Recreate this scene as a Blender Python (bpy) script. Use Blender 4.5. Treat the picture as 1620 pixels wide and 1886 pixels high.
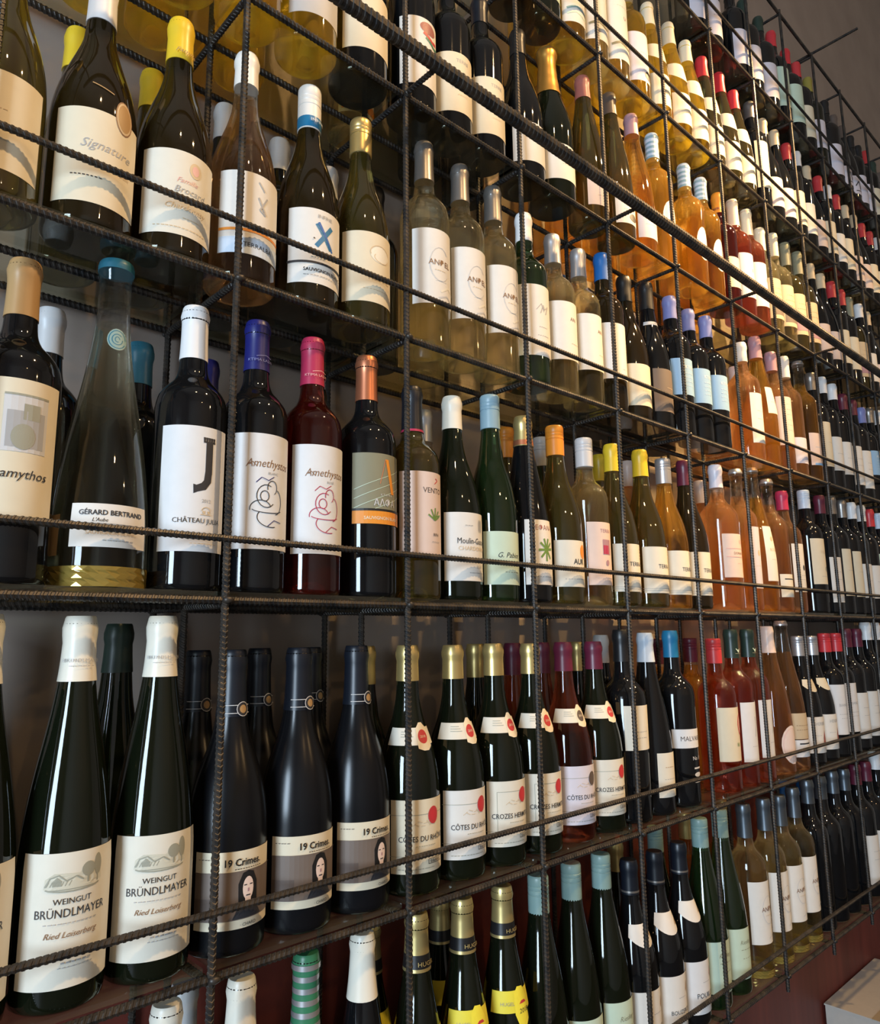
import bpy, bmesh, math, random
from mathutils import Matrix, Vector

# ------------------------------------------------------------------ clear
for o in list(bpy.data.objects):
    bpy.data.objects.remove(o, do_unlink=True)
scene = bpy.context.scene
COL = scene.collection

# ------------------------------------------------------------------ camera
cam_data = bpy.data.cameras.new('camera')
cam = bpy.data.objects.new('camera', cam_data)
COL.objects.link(cam)
RIGHT = Vector((0.73197134, -0.68123736, -0.01155941))
UP = Vector((-0.10703151, -0.13172457, 0.98549119))
FWD = Vector((0.67287608, 0.72011409, 0.16933247))
m = Matrix((RIGHT, UP, -FWD)).transposed().to_4x4()
m.translation = Vector((-0.36473726, -0.72008184, 1.49910132))
cam.matrix_world = m
cam_data.sensor_fit = 'HORIZONTAL'
cam_data.sensor_width = 36.0
cam_data.lens = 1361.285 / 1620 * 36.0
cam_data.shift_y = -2.6 / 1620
cam_data.clip_start = 0.02
scene.camera = cam

# ------------------------------------------------------------------ world, lights, exposure
world = bpy.data.worlds.new('world')
scene.world = world
world.use_nodes = True
world.node_tree.nodes['Background'].inputs[0].default_value = (0.55, 0.68, 0.9, 1)
world.node_tree.nodes['Background'].inputs[1].default_value = 0.5
vs = scene.view_settings
vs.view_transform = 'Standard'
vs.look = 'None'
vs.gamma = 1.0
vs.use_curve_mapping = False
vs.exposure = 0.0

def light(name, kind, loc, energy, color, target=None, **kw):
    d = bpy.data.lights.new(name, kind)
    d.energy = energy
    d.color = color
    for k, v in kw.items():
        setattr(d, k, v)
    o = bpy.data.objects.new(name, d)
    COL.objects.link(o)
    o.location = loc
    if target is not None:
        o.rotation_euler = (Vector(target) - Vector(loc)).to_track_quat('-Z', 'Y').to_euler()
    return o

WARM = (1.0, 0.63, 0.29)
# daylight entering through the shop window in the left wall
light('window_daylight', 'AREA', (-3.42, -1.75, 1.75), 170, (0.66, 0.83, 1.0), (-2.0, -1.35, 1.65),
      shape='RECTANGLE', size=0.95, size_y=1.9)
# warm spots hanging above the aisle
light('ceiling_spot_over_rack', 'SPOT', (2.05, -1.05, 3.75), 680, WARM, (1.36, 0.03, 2.48),
      spot_size=math.radians(38), spot_blend=0.85, shadow_soft_size=0.03)
light('ceiling_spot_aisle', 'SPOT', (1.05, -1.45, 3.75), 165, WARM, (0.45, 0.05, 1.70),
      spot_size=math.radians(66), spot_blend=0.6, shadow_soft_size=0.035)
light('ceiling_spot_far', 'SPOT', (2.9, -1.4, 3.75), 120, WARM, (2.0, 0.05, 1.6),
      spot_size=math.radians(58), spot_blend=0.7, shadow_soft_size=0.035)
light('ceiling_spot_entry', 'SPOT', (-0.2, -1.5, 3.75), 50, WARM, (-0.15, 0.05, 2.1),
      spot_size=math.radians(70), spot_blend=0.8, shadow_soft_size=0.035)

light('sparkle_light_aisle', 'POINT', (0.35, -2.3, 2.9), 14, WARM, shadow_soft_size=0.03)  # weak unseen light, added to put warm sparkles on the bottles
light('sparkle_light_far', 'POINT', (1.9, -2.5, 2.9), 18, WARM, shadow_soft_size=0.03)  # second added point of light, also only for sparkles

# ------------------------------------------------------------------ materials
MATS = {}

def new_mat(name):
    m = bpy.data.materials.new(name)
    m.use_nodes = True
    return m, m.node_tree, m.node_tree.nodes['Principled BSDF']

def paper(name, col, rough=0.55, metallic=0.0, var=0.06):
    key = 'p_' + name
    if key in MATS:
        return MATS[key]
    m, nt, b = new_mat(name)
    tc = nt.nodes.new('ShaderNodeTexCoord')
    no = nt.nodes.new('ShaderNodeTexNoise')
    no.inputs['Scale'].default_value = 70
    no.inputs['Detail'].default_value = 3
    nt.links.new(tc.outputs['Object'], no.inputs['Vector'])
    mx = nt.nodes.new('ShaderNodeMix')
    mx.data_type = 'RGBA'
    mx.inputs[6].default_value = (col[0] * (1 - var), col[1] * (1 - var), col[2] * (1 - var), 1)
    mx.inputs[7].default_value = (min(1, col[0] * (1 + var)), min(1, col[1] * (1 + var)), min(1, col[2] * (1 + var)), 1)
    nt.links.new(no.outputs[0], mx.inputs[0])
    nt.links.new(mx.outputs[2], b.inputs['Base Color'])
    b.inputs['Roughness'].default_value = rough
    b.inputs['Metallic'].default_value = metallic
    MATS[key] = m
    return m

def glass(name, col, rough=0.03, trans=1.0, ior=1.4, glow=0.0, straight=0.0):
    key = 'g_' + name
    if key in MATS:
        return MATS[key]
    m, nt, b = new_mat(name)
    tc = nt.nodes.new('ShaderNodeTexCoord')
    no = nt.nodes.new('ShaderNodeTexNoise')
    no.inputs['Scale'].default_value = 18
    nt.links.new(tc.outputs['Object'], no.inputs['Vector'])
    bp = nt.nodes.new('ShaderNodeBump')
    bp.inputs['Strength'].default_value = 0.03
    bp.inputs['Distance'].default_value = 0.01
    nt.links.new(no.outputs[0], bp.inputs['Height'])
    nt.links.new(bp.outputs[0], b.inputs['Normal'])
    b.inputs['Base Color'].default_value = (*col, 1)
    b.inputs['Roughness'].default_value = rough
    b.inputs['IOR'].default_value = ior
    b.inputs['Transmission Weight'].default_value = trans
    if glow:                                # clear wine: part of the light goes straight through, a little is scattered
        tl = nt.nodes.new('ShaderNodeBsdfTranslucent')
        tl.inputs[0].default_value = (*col, 1)
        tp = nt.nodes.new('ShaderNodeBsdfTransparent')
        tp.inputs[0].default_value = (*col, 1)
        m1 = nt.nodes.new('ShaderNodeMixShader')
        m1.inputs[0].default_value = straight
        mx = nt.nodes.new('ShaderNodeMixShader')
        mx.inputs[0].default_value = glow
        nt.links.new(b.outputs[0], m1.inputs[1])
        nt.links.new(tp.outputs[0], m1.inputs[2])
        nt.links.new(m1.outputs[0], mx.inputs[1])
        nt.links.new(tl.outputs[0], mx.inputs[2])
        gl = nt.nodes.new('ShaderNodeBsdfGlossy')        # the bottle's polished surface
        gl.inputs['Roughness'].default_value = 0.03
        fr = nt.nodes.new('ShaderNodeFresnel')
        fr.inputs[0].default_value = 1.45
        ge = nt.nodes.new('ShaderNodeNewGeometry')
        sb = nt.nodes.new('ShaderNodeMath')
        sb.operation = 'SUBTRACT'
        sb.inputs[0].default_value = 1.0
        mu = nt.nodes.new('ShaderNodeMath')
        mu.operation = 'MULTIPLY'
        nt.links.new(ge.outputs['Backfacing'], sb.inputs[1])
        nt.links.new(sb.outputs[0], mu.inputs[0])
        nt.links.new(fr.outputs[0], mu.inputs[1])
        mz = nt.nodes.new('ShaderNodeMixShader')
        nt.links.new(mu.outputs[0], mz.inputs[0])
        nt.links.new(mx.outputs[0], mz.inputs[1])
        nt.links.new(gl.outputs[0], mz.inputs[2])
        nt.links.new(bp.outputs[0], gl.inputs['Normal'])
        nt.links.new(mz.outputs[0], nt.nodes['Material Output'].inputs[0])
    MATS[key] = m
    return m

# wine colours as seen through glass
GLASS = {
    'black':  dict(col=(0.005, 0.0055, 0.0065), trans=0.0, rough=0.05, ior=1.5),
    'dgreen': dict(col=(0.012, 0.017, 0.008), trans=0.6, rough=0.04, ior=1.5),
    'brown':  dict(col=(0.034, 0.023, 0.008), trans=0.6, rough=0.04, ior=1.5),
    'olive':  dict(col=(0.17, 0.135, 0.030), trans=0.85, rough=0.03, ior=1.4, glow=0.04),
    'green':  dict(col=(0.035, 0.085, 0.025), trans=0.85, rough=0.03, ior=1.4, glow=0.04),
    'matte':  dict(col=(0.005, 0.0055, 0.007), trans=0.0, rough=0.24, ior=1.4),
    'white':  dict(col=(0.985, 0.955, 0.74), trans=1.0, rough=0.01, ior=1.34, glow=0.12, straight=0.5),
    'yellow': dict(col=(0.98, 0.82, 0.14), trans=1.0, rough=0.01, ior=1.34, glow=0.17, straight=0.4),
    'amber':  dict(col=(0.98, 0.72, 0.25), trans=1.0, rough=0.01, ior=1.34, glow=0.12, straight=0.45),
    'rose':   dict(col=(0.98, 0.72, 0.47), trans=1.0, rough=0.01, ior=1.34, glow=0.12, straight=0.45),
    'pink':   dict(col=(0.80, 0.33, 0.21), trans=1.0, rough=0.01, ior=1.36, glow=0.08, straight=0.4),
    'red':    dict(col=(0.22, 0.020, 0.012), trans=0.9, rough=0.03, ior=1.4, glow=0.03, straight=0.2),
    'clear':  dict(col=(0.96, 0.97, 0.95), trans=1.0, rough=0.01, ior=1.22, glow=0.01, straight=0.5),
    'smoke':  dict(col=(0.95, 0.92, 0.70), trans=1.0, rough=0.01, ior=1.34, glow=0.06, straight=0.5),
    'petal':  dict(col=(0.93, 0.94, 0.76), trans=1.0, rough=0.01, ior=1.30, glow=0.02, straight=0.45),
}

def gmat(k):
    return glass('glass_' + k, **GLASS[k])

COLR = {
    'cream': (0.83, 0.74, 0.55), 'white': (0.84, 0.84, 0.84), 'ivory': (0.84, 0.80, 0.68), 'beige': (0.66, 0.52, 0.34),
    'warmwhite': (0.86, 0.83, 0.77), 'mint': (0.62, 0.76, 0.60), 'skyblue': (0.30, 0.52, 0.78), 'paleblue': (0.60, 0.70, 0.82),
    'gold': (0.66, 0.50, 0.20), 'brass': (0.66, 0.52, 0.22), 'yellow': (0.78, 0.54, 0.03), 'lemon': (0.90, 0.78, 0.06), 'orange': (0.80, 0.29, 0.03),
    'copper': (0.66, 0.24, 0.12), 'red': (0.62, 0.04, 0.05), 'scarlet': (0.56, 0.045, 0.05), 'magenta': (0.46, 0.03, 0.09), 'maroon': (0.12, 0.015, 0.035),
    'plum': (0.13, 0.015, 0.04), 'navy': (0.006, 0.009, 0.016), 'royal': (0.012, 0.016, 0.15), 'blue': (0.015, 0.13, 0.42), 'azure': (0.015, 0.18, 0.36),
    'teal': (0.03, 0.17, 0.25), 'aqua': (0.24, 0.37, 0.35), 'steelblue': (0.27, 0.42, 0.50), 'lavender': (0.20, 0.23, 0.50), 'silver': (0.60, 0.60, 0.62),
    'pewter': (0.30, 0.28, 0.26), 'slate': (0.12, 0.14, 0.16), 'footgold': (0.42, 0.30, 0.07), 'foilgold': (0.74, 0.40, 0.09), 'black': (0.012, 0.012, 0.013), 'ink': (0.03, 0.03, 0.035), 'grey': (0.40, 0.40, 0.40),
    'palegrey': (0.62, 0.62, 0.62), 'green': (0.04, 0.20, 0.10), 'leaf': (0.16, 0.28, 0.06), 'sage': (0.27, 0.26, 0.17), 'wash': (0.64, 0.62, 0.50), 'olive': (0.30, 0.25, 0.05), 'taupe': (0.17, 0.13, 0.105),
    'sepia': (0.12, 0.09, 0.075), 'pink': (0.78, 0.46, 0.42), 'blush': (0.83, 0.66, 0.58), 'rosewood': (0.36, 0.12, 0.10), 'tan': (0.45, 0.28, 0.12),
    'lilac': (0.76, 0.72, 0.80), 'darkgreen': (0.02, 0.04, 0.03), 'sketch': (0.34, 0.34, 0.27), 'brownink': (0.26, 0.14, 0.07), 'mauve': (0.42, 0.24, 0.28),
}
METALLIC = {'gold', 'foilgold', 'brass', 'copper', 'silver', 'pewter', 'slate'}

def cmat(c, kind='paper'):
    if kind == 'cap':
        if c in METALLIC:
            return paper('foil_' + c, COLR[c], 0.34, 0.75, 0.04)
        return paper('cap_' + c, COLR[c], 0.36, 0.0, 0.03)
    if kind == 'print':
        return paper('print_' + c, COLR[c], 0.5, 0.6 if c in ('gold', 'brass') else 0.0, 0.03)
    return paper('label_' + c, tuple(0.9 * q for q in COLR[c]), 0.6, 0.0, 0.05)

def steel_mat():
    m, nt, b = new_mat('rebar_steel')
    tc = nt.nodes.new('ShaderNodeTexCoord')
    no = nt.nodes.new('ShaderNodeTexNoise')
    no.inputs['Scale'].default_value = 40
    no.inputs['Detail'].default_value = 6
    nt.links.new(tc.outputs['Object'], no.inputs['Vector'])
    r = nt.nodes.new('ShaderNodeValToRGB')
    r.color_ramp.elements[0].position = 0.35
    r.color_ramp.elements[0].color = (0.018, 0.019, 0.021, 1)
    r.color_ramp.elements[1].position = 0.72
    r.color_ramp.elements[1].color = (0.085, 0.068, 0.052, 1)
    nt.links.new(no.outputs[0], r.inputs[0])
    nt.links.new(r.outputs[0], b.inputs['Base Color'])
    b.inputs['Metallic'].default_value = 0.45
    b.inputs['Roughness'].default_value = 0.42
    return m
STEEL = steel_mat()

def pane_mat():
    m = bpy.data.materials.new('shelf_glass')
    m.use_nodes = True
    nt = m.node_tree
    nt.nodes.clear()
    out = nt.nodes.new('ShaderNodeOutputMaterial')
    tr = nt.nodes.new('ShaderNodeBsdfTransparent')
    tr.inputs[0].default_value = (0.90, 0.91, 0.82, 1)
    gl = nt.nodes.new('ShaderNodeBsdfGlossy')
    gl.inputs['Roughness'].default_value = 0.04
    gl.inputs['Color'].default_value = (0.9, 0.92, 0.88, 1)
    fr = nt.nodes.new('ShaderNodeFresnel')
    fr.inputs[0].default_value = 1.45
    df = nt.nodes.new('ShaderNodeBsdfDiffuse')          # dust and smears on the pane
    df.inputs[0].default_value = (0.30, 0.28, 0.22, 1)
    no = nt.nodes.new('ShaderNodeTexNoise')
    no.inputs['Scale'].default_value = 9
    no.inputs['Detail'].default_value = 5
    tc = nt.nodes.new('ShaderNodeTexCoord')
    nt.links.new(tc.outputs['Object'], no.inputs['Vector'])
    mr = nt.nodes.new('ShaderNodeMapRange')
    mr.inputs[1].default_value = 0.35
    mr.inputs[2].default_value = 0.8
    mr.inputs[3].default_value = 0.03
    mr.inputs[4].default_value = 0.14
    nt.links.new(no.outputs[0], mr.inputs[0])
    m1 = nt.nodes.new('ShaderNodeMixShader')
    m2 = nt.nodes.new('ShaderNodeMixShader')
    nt.links.new(mr.outputs[0], m1.inputs[0])
    nt.links.new(tr.outputs[0], m1.inputs[1])
    nt.links.new(df.outputs[0], m1.inputs[2])
    ge = nt.nodes.new('ShaderNodeNewGeometry')           # reflect only where light meets the pane from outside
    sb = nt.nodes.new('ShaderNodeMath')
    sb.operation = 'SUBTRACT'
    sb.inputs[0].default_value = 1.0
    mu = nt.nodes.new('ShaderNodeMath')
    mu.operation = 'MULTIPLY'
    nt.links.new(ge.outputs['Backfacing'], sb.inputs[1])
    nt.links.new(sb.outputs[0], mu.inputs[0])
    nt.links.new(fr.outputs[0], mu.inputs[1])
    nt.links.new(mu.outputs[0], m2.inputs[0])
    nt.links.new(m1.outputs[0], m2.inputs[1])
    nt.links.new(gl.outputs[0], m2.inputs[2])
    nt.links.new(m2.outputs[0], out.inputs[0])
    return m
PANE = pane_mat()

def wall_mat(name, c0, c1, scale=(3, 3, 3), rough=0.8, bump=0.1):
    m, nt, b = new_mat(name)
    tc = nt.nodes.new('ShaderNodeTexCoord')
    mp = nt.nodes.new('ShaderNodeMapping')
    mp.inputs['Scale'].default_value = scale
    no = nt.nodes.new('ShaderNodeTexNoise')
    no.inputs['Scale'].default_value = 2.0
    no.inputs['Detail'].default_value = 7
    nt.links.new(tc.outputs['Object'], mp.inputs[0])
    nt.links.new(mp.outputs[0], no.inputs['Vector'])
    r = nt.nodes.new('ShaderNodeValToRGB')
    r.color_ramp.elements[0].position = 0.3
    r.color_ramp.elements[0].color = (*c0, 1)
    r.color_ramp.elements[1].position = 0.7
    r.color_ramp.elements[1].color = (*c1, 1)
    nt.links.new(no.outputs[0], r.inputs[0])
    nt.links.new(r.outputs[0], b.inputs['Base Color'])
    bp = nt.nodes.new('ShaderNodeBump')
    bp.inputs['Strength'].default_value = bump
    bp.inputs['Distance'].default_value = 0.01
    nt.links.new(no.outputs[0], bp.inputs['Height'])
    nt.links.new(bp.outputs[0], b.inputs['Normal'])
    b.inputs['Roughness'].default_value = rough
    return m

# ------------------------------------------------------------------ mesh helpers
def mesh_from(name, verts, faces, mats, smooth=True, midx=None):
    me = bpy.data.meshes.new(name)
    me.from_pydata(verts, [], faces)
    for mm in mats:
        me.materials.append(mm)
    if smooth:
        me.polygons.foreach_set('use_smooth', [True] * len(me.polygons))
    if midx:
        me.polygons.foreach_set('material_index', midx)
    me.update()
    return me

def link(name, data, parent=None, loc=(0, 0, 0), rot=(0, 0, 0)):
    o = bpy.data.objects.new(name, data)
    COL.objects.link(o)
    o.location = loc
    o.rotation_euler = rot
    if parent is not None:
        o.parent = parent
    return o

def box_data(name, boxes, mat):
    v, f = [], []
    for (x0, y0, z0, x1, y1, z1) in boxes:
        n = len(v)
        v += [(x0, y0, z0), (x1, y0, z0), (x1, y1, z0), (x0, y1, z0), (x0, y0, z1), (x1, y0, z1), (x1, y1, z1), (x0, y1, z1)]
        f += [tuple(n + i for i in q) for q in ((0, 3, 2, 1), (4, 5, 6, 7), (0, 1, 5, 4), (1, 2, 6, 5), (2, 3, 7, 6), (3, 0, 4, 7))]
    return mesh_from(name, v, f, [mat], smooth=False)

def structure(name, boxes, mat, label, cat):
    o = link(name, box_data(name, boxes, mat))
    o['kind'] = 'structure'
    o['label'] = label
    o['category'] = cat
    return o

# ------------------------------------------------------------------ the room
X0, X1, Y0, YW, ZC = -3.5, 5.2, -4.0, 0.200, 5.6
PLASTER = wall_mat('taupe_plaster', (0.285, 0.228, 0.190), (0.335, 0.270, 0.225), bump=0.05)
MAROON = wall_mat('maroon_boards', (0.115, 0.024, 0.016), (0.200, 0.042, 0.028), scale=(9, 9, 0.5), rough=0.5, bump=0.12)
DARKWALL = wall_mat('shop_wall', (0.60, 0.54, 0.48), (0.66, 0.60, 0.53))
FLOORM = wall_mat('dark_wood_floor', (0.05, 0.035, 0.025), (0.10, 0.07, 0.05), scale=(1, 8, 1), rough=0.45)
structure('wall_back', [(X0, YW, 0, X1, YW + 0.15, ZC)], PLASTER, 'taupe plaster wall behind the bottle rack', 'wall')
structure('trim_1', [(X0, YW - 0.012, 0, X1, YW, 1.165)], MAROON, 'dark maroon wall panelling under and behind the lowest shelf', 'panelling')
structure('floor', [(X0, Y0, -0.1, X1, YW, 0)], FLOORM, 'dark wooden shop floor', 'floor')
structure('ceiling', [(X0, Y0, ZC, X1, YW, ZC + 0.1)], DARKWALL, 'plain shop ceiling', 'ceiling')
structure('wall_right', [(X1, Y0, 0, X1 + 0.15, YW, ZC)], DARKWALL, 'plain wall beyond the far end of the rack', 'wall')
structure('wall_front', [(X0, Y0 - 0.15, 0, X1, Y0, ZC)], DARKWALL, 'plain wall across the aisle', 'wall')
wy0, wy1, wz0, wz1 = -2.25, -1.2, 0.75, 2.75
structure('wall_left', [(X0 - 0.15, Y0, 0, X0, wy0, ZC), (X0 - 0.15, wy1, 0, X0, YW, ZC),
                        (X0 - 0.15, wy0, 0, X0, wy1, wz0), (X0 - 0.15, wy0, wz1, X0, wy1, ZC)],
          DARKWALL, 'plain wall with the shop window', 'wall')
structure('window_1', [(X0 - 0.1, wy0, wz0, X0 - 0.02, wy0 + 0.05, wz1), (X0 - 0.1, wy1 - 0.05, wz0, X0 - 0.02, wy1, wz1),
                       (X0 - 0.1, wy0, wz0, X0 - 0.02, wy1, wz0 + 0.05), (X0 - 0.1, wy0, wz1 - 0.05, X0 - 0.02, wy1, wz1)],
          paper('window_frame_black', (0.03, 0.03, 0.03)), 'black framed shop window letting in daylight', 'window')

# ------------------------------------------------------------------ the rack of welded rebar
DX = 0.25
NPOST = range(-1, 13)
SZ = {'Sm': 0.8176, 'S0': 1.1776, 'S1': 1.5400, 'S2': 1.8997, 'S3': 2.2685, 'S4': 2.6316, 'S5': 2.9971, 'S6': 3.3679}
RZ = {'Sm': 0.8722, 'S0': 1.2379, 'S1': 1.6046, 'S2': 1.9681, 'S4': 2.7165, 'S5': 3.0843}
YM, YB = 0.0970, 0.1850
XL, XR = -0.30, 3.05
RB = 0.0038

def rebar_mesh(name, length, r, pitch=0.0058, rib=0.0006, sides=8):
    """ribbed reinforcing bar along +Z, ribs slightly slanted"""
    n = int(length / pitch)
    zs = []
    for i in range(n):
        b = i * pitch
        zs += [(b, r), (b + pitch * 0.45, r), (b + pitch * 0.58, r + rib), (b + pitch * 0.87, r + rib)]
    zs.append((length, r))
    v, f = [], []
    for (z, rr) in zs:
        for j in range(sides):
            a = 2 * math.pi * j / sides
            sk = 0.0016 * math.cos(2 * a) if 0.01 < z < length - 0.01 else 0
            v.append((rr * math.cos(a), rr * math.sin(a), z + sk))
    for i in range(len(zs) - 1):
        for j in range(sides):
            k = (j + 1) % sides
            f.append((i * sides + j, i * sides + k, (i + 1) * sides + k, (i + 1) * sides + j))
    f.append(tuple(range(sides - 1, -1, -1)))
    n0 = (len(zs) - 1) * sides
    f.append(tuple(range(n0, n0 + sides)))
    return mesh_from(name, v, f, [STEEL], smooth=False)

rack = link('wine_rack', None, loc=(0, 0, 0.79))
rack['label'] = 'tall black wine rack of welded ribbed steel bars with glass shelves along the wall'
rack['category'] = 'rack'
RZ0 = 0.79

def part(name, data, loc, rot=(0, 0, 0)):
    return link(name, data, rack, (loc[0], loc[1], loc[2] - RZ0), rot)

post_me = rebar_mesh('post', 3.378 - 0.79, RB)
bar_me = rebar_mesh('shelf_bar', XR - XL, RB + 0.0004)
rail_me = rebar_mesh('rail', XR - XL, RB - 0.0003)
strut_me = rebar_mesh('strut', YW - 0.008, RB)
ladder_me = rebar_mesh('ladder_rail', XR - XL, 0.0098, pitch=0.009, rib=0.0010, sides=12)
ladder_strut_me = rebar_mesh('ladder_strut', 0.066, 0.0036)
tie_me = rebar_mesh('tie_bar', YW + 0.14, RB)
wb = bmesh.new()
bmesh.ops.create_icosphere(wb, subdivisions=1, radius=0.0058)
for v_ in wb.verts:
    v_.co.x *= 1.25
    v_.co.z *= 0.8 + 0.3 * math.sin(v_.co.x * 900)
weld_me = bpy.data.meshes.new('weld_bead')
wb.to_mesh(weld_me)
wb.free()
weld_me.materials.append(STEEL)
for p_ in weld_me.polygons:
    p_.use_smooth = True

TOX = (0, math.radians(90), 0)
TOY = (math.radians(-90), 0, 0)
for i in NPOST:
    part('post', post_me, (i * DX, 0, 0.79))
    part('middle_post', post_me, (i * DX, YM, 0.79))
    part('back_post', post_me, (i * DX, YB, 0.79))
for k, z in SZ.items():
    part('shelf_bar', bar_me, (XL, 0.002, z), TOX)
    if k != 'S6':
        part('shelf_bar', bar_me, (XL, YM, z - 0.002), TOX)
    part('shelf_bar', bar_me, (XL, YB, z - 0.002), TOX)
    for i in NPOST:
        part('strut', strut_me, (i * DX, 0.004, z - 0.004), TOY)
        if i <= 9 and k not in ('S6',):
            part('weld_bead', weld_me, (i * DX + 0.002, -0.003, z), (0, 0.3 * (i % 3), 0.5 * i))
for k, z in RZ.items():
    part('rail', rail_me, (XL, -0.003, z), TOX)
part('ladder_rail', ladder_me, (XL, -0.070, 2.271), TOX)
for i in range(-1, 13, 2):
    part('ladder_strut', ladder_strut_me, (i * DX, -0.066, 2.270), TOY)
for i in (0, 4, 8, 12):
    part('tie_bar', tie_me, (i * DX, -0.14, SZ['S6'] + 0.006), TOY)
# glass shelves, one pane for each bay
pane_me = box_data('glass_pane', [(0.0055, 0.0065, 0, DX - 0.0055, YB + 0.004, 0.005)], PANE)
for k, z in SZ.items():
    if k == 'S6':
        continue
    for i in list(NPOST)[:-1]:
        part('glass_pane', pane_me, (i * DX, 0, z + 0.0046))
SHELF_TOP = 0.0097

# ------------------------------------------------------------------ bottles
def smooth_pts(pts, i0, i1, n=3):
    out = []
    for i in range(len(pts) - 1):
        out.append(pts[i])
        if i0 <= i < i1:
            p0, p1, p2, p3 = pts[max(i - 1, 0)], pts[i], pts[i + 1], pts[min(i + 2, len(pts) - 1)]
            for s in range(1, n):
                t = s / n
                q = []
                for c in (0, 1):
                    q.append(0.5 * (2 * p1[c] + (p2[c] - p0[c]) * t + (2 * p0[c] - 5 * p1[c] + 4 * p2[c] - p3[c]) * t * t
                                    + (3 * p1[c] - p0[c] - 3 * p2[c] + p3[c]) * t ** 3))
                out.append(tuple(q))
    out.append(pts[-1])
    return out

def profile(kind, H, R):
    base = [(0.0005, 0.020), (R * 0.35, 0.016), (R * 0.62, 0.006), (R * 0.80, 0.0002), (R * 0.92, 0.0), (R * 0.985, 0.0025), (R, 0.008)]
    nk = 0.0136
    lip = [(nk, 0.945 * H), (nk + 0.0014, 0.950 * H), (nk + 0.0014, 0.982 * H), (nk, 0.99 * H), (nk - 0.001, H), (0.0005, H)]
    if kind == 'bord':
        mid = [(R, .40 * H), (R, .60 * H), (R * .985, .635 * H), (R * .91, .672 * H), (R * .72, .705 * H), (R * .52, .732 * H), (.0158, .768 * H), (.0143, .83 * H), (nk, .90 * H)]
    elif kind == 'burg':
        mid = [(R, .25 * H), (R, .37 * H), (R * .985, .43 * H), (R * .93, .49 * H), (R * .83, .555 * H), (R * .68, .62 * H), (R * .53, .68 * H), (.0176, .74 * H), (.0152, .80 * H), (.0141, .88 * H)]
    elif kind == 'flute':
        mid = [(R, .20 * H), (R, .32 * H), (R * .985, .37 * H), (R * .935, .44 * H), (R * .85, .52 * H), (R * .74, .60 * H), (R * .61, .68 * H), (R * .49, .76 * H), (.0158, .84 * H), (.0143, .90 * H)]
    elif kind == 'champ':
        mid = [(R, .25 * H), (R, .40 * H), (R * .985, .45 * H), (R * .93, .51 * H), (R * .82, .575 * H), (R * .66, .645 * H), (R * .52, .71 * H), (.0195, .78 * H), (.0168, .86 * H), (.0155, .92 * H)]
        nk = 0.0152
        lip = [(nk, 0.945 * H), (nk + .002, .95 * H), (nk + .002, .975 * H), (nk, .99 * H), (nk - .002, H), (.0005, H)]
    elif kind == 'petal':
        base = [(0.0005, 0.014), (R * .4, .012), (R * .7, .005), (R * .84, .0002), (R * .93, 0.0), (R * .985, .003), (R, .010)]
        mid = [(R, .06 * H), (R * .995, .15 * H), (R * .97, .22 * H), (R * .90, .32 * H), (R * .80, .42 * H), (R * .67, .52 * H), (R * .55, .61 * H), (R * .46, .69 * H), (.0180, .77 * H), (.0162, .85 * H)]
        nk = .0160
        lip = [(nk, .92 * H), (nk, .955 * H), (nk + .0012, .96 * H), (nk + .0012, .99 * H), (nk - .001, H), (.0005, H)]
    elif kind == 'dome':
        mid = [(R, .35 * H), (R, .53 * H), (R * .97, .585 * H), (R * .88, .635 * H), (R * .72, .67 * H), (R * .50, .69 * H), (.0162, .71 * H), (.0142, .75 * H), (nk, .88 * H)]
    return smooth_pts(base + mid + lip, len(base) + 1, len(base) + len(mid) - 1)

def rad_fn(pts):
    body = [p for p in pts if p[1] >= 0.0]
    seq = [p for i, p in enumerate(pts) if i >= 5]
    def f(z):
        for a, b in zip(seq, seq[1:]):
            if a[1] <= z <= b[1] and b[1] > a[1]:
                t = (z - a[1]) / (b[1] - a[1])
                return a[0] + (b[0] - a[0]) * t
        return seq[0][0] if z < seq[0][1] else seq[-2][0]
    return f

def lathe(name, pts, mats, seg=28, fill=None, sharp=None):
    v, f, mi = [], [], []
    for (r, z) in pts:
        for j in range(seg):
            a = 2 * math.pi * j / seg
            v.append((r * math.cos(a), r * math.sin(a), z))
    for i in range(len(pts) - 1):
        for j in range(seg):
            k = (j + 1) % seg
            f.append((i * seg + j, i * seg + k, (i + 1) * seg + k, (i + 1) * seg + j))
            mi.append(1 if (fill is not None and 0.5 * (pts[i][1] + pts[i + 1][1]) > fill) else 0)
    f.append(tuple(range(seg - 1, -1, -1)))
    mi.append(0)
    n0 = (len(pts) - 1) * seg
    f.append(tuple(range(n0, n0 + seg)))
    mi.append(1 if fill is not None else 0)
    me = mesh_from(name, v, f, mats, True, mi)
    if sharp:
        me.set_sharp_from_angle(angle=math.radians(sharp))
    return me

def wrap(rf, u, z, eps, rref):
    a = u / rref
    r = rf(z) + eps
    return (r * math.sin(a), -r * math.cos(a), z)

def patch(name, rf, rref, u0, u1, z0, z1, eps, mat, nu=None, nv=None, top=None, bot=None):
    nu = nu or max(3, int(abs(u1 - u0) / 0.0045))
    nv = nv or max(2, int(abs(z1 - z0) / 0.02) + 1)
    v, f = [], []
    for i in range(nv + 1):
        for j in range(nu + 1):
            s = j / nu
            u = u0 + (u1 - u0) * s
            zb = z0 + (bot(s) if bot else 0)
            zt = z1 + (top(s) if top else 0)
            v.append(wrap(rf, u, zb + (zt - zb) * i / nv, eps, rref))
    w = nu + 1
    for i in range(nv):
        for j in range(nu):
            f.append((i * w + j, i * w + j + 1, (i + 1) * w + j + 1, (i + 1) * w + j))
    return mesh_from(name, v, f, [mat])

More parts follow.
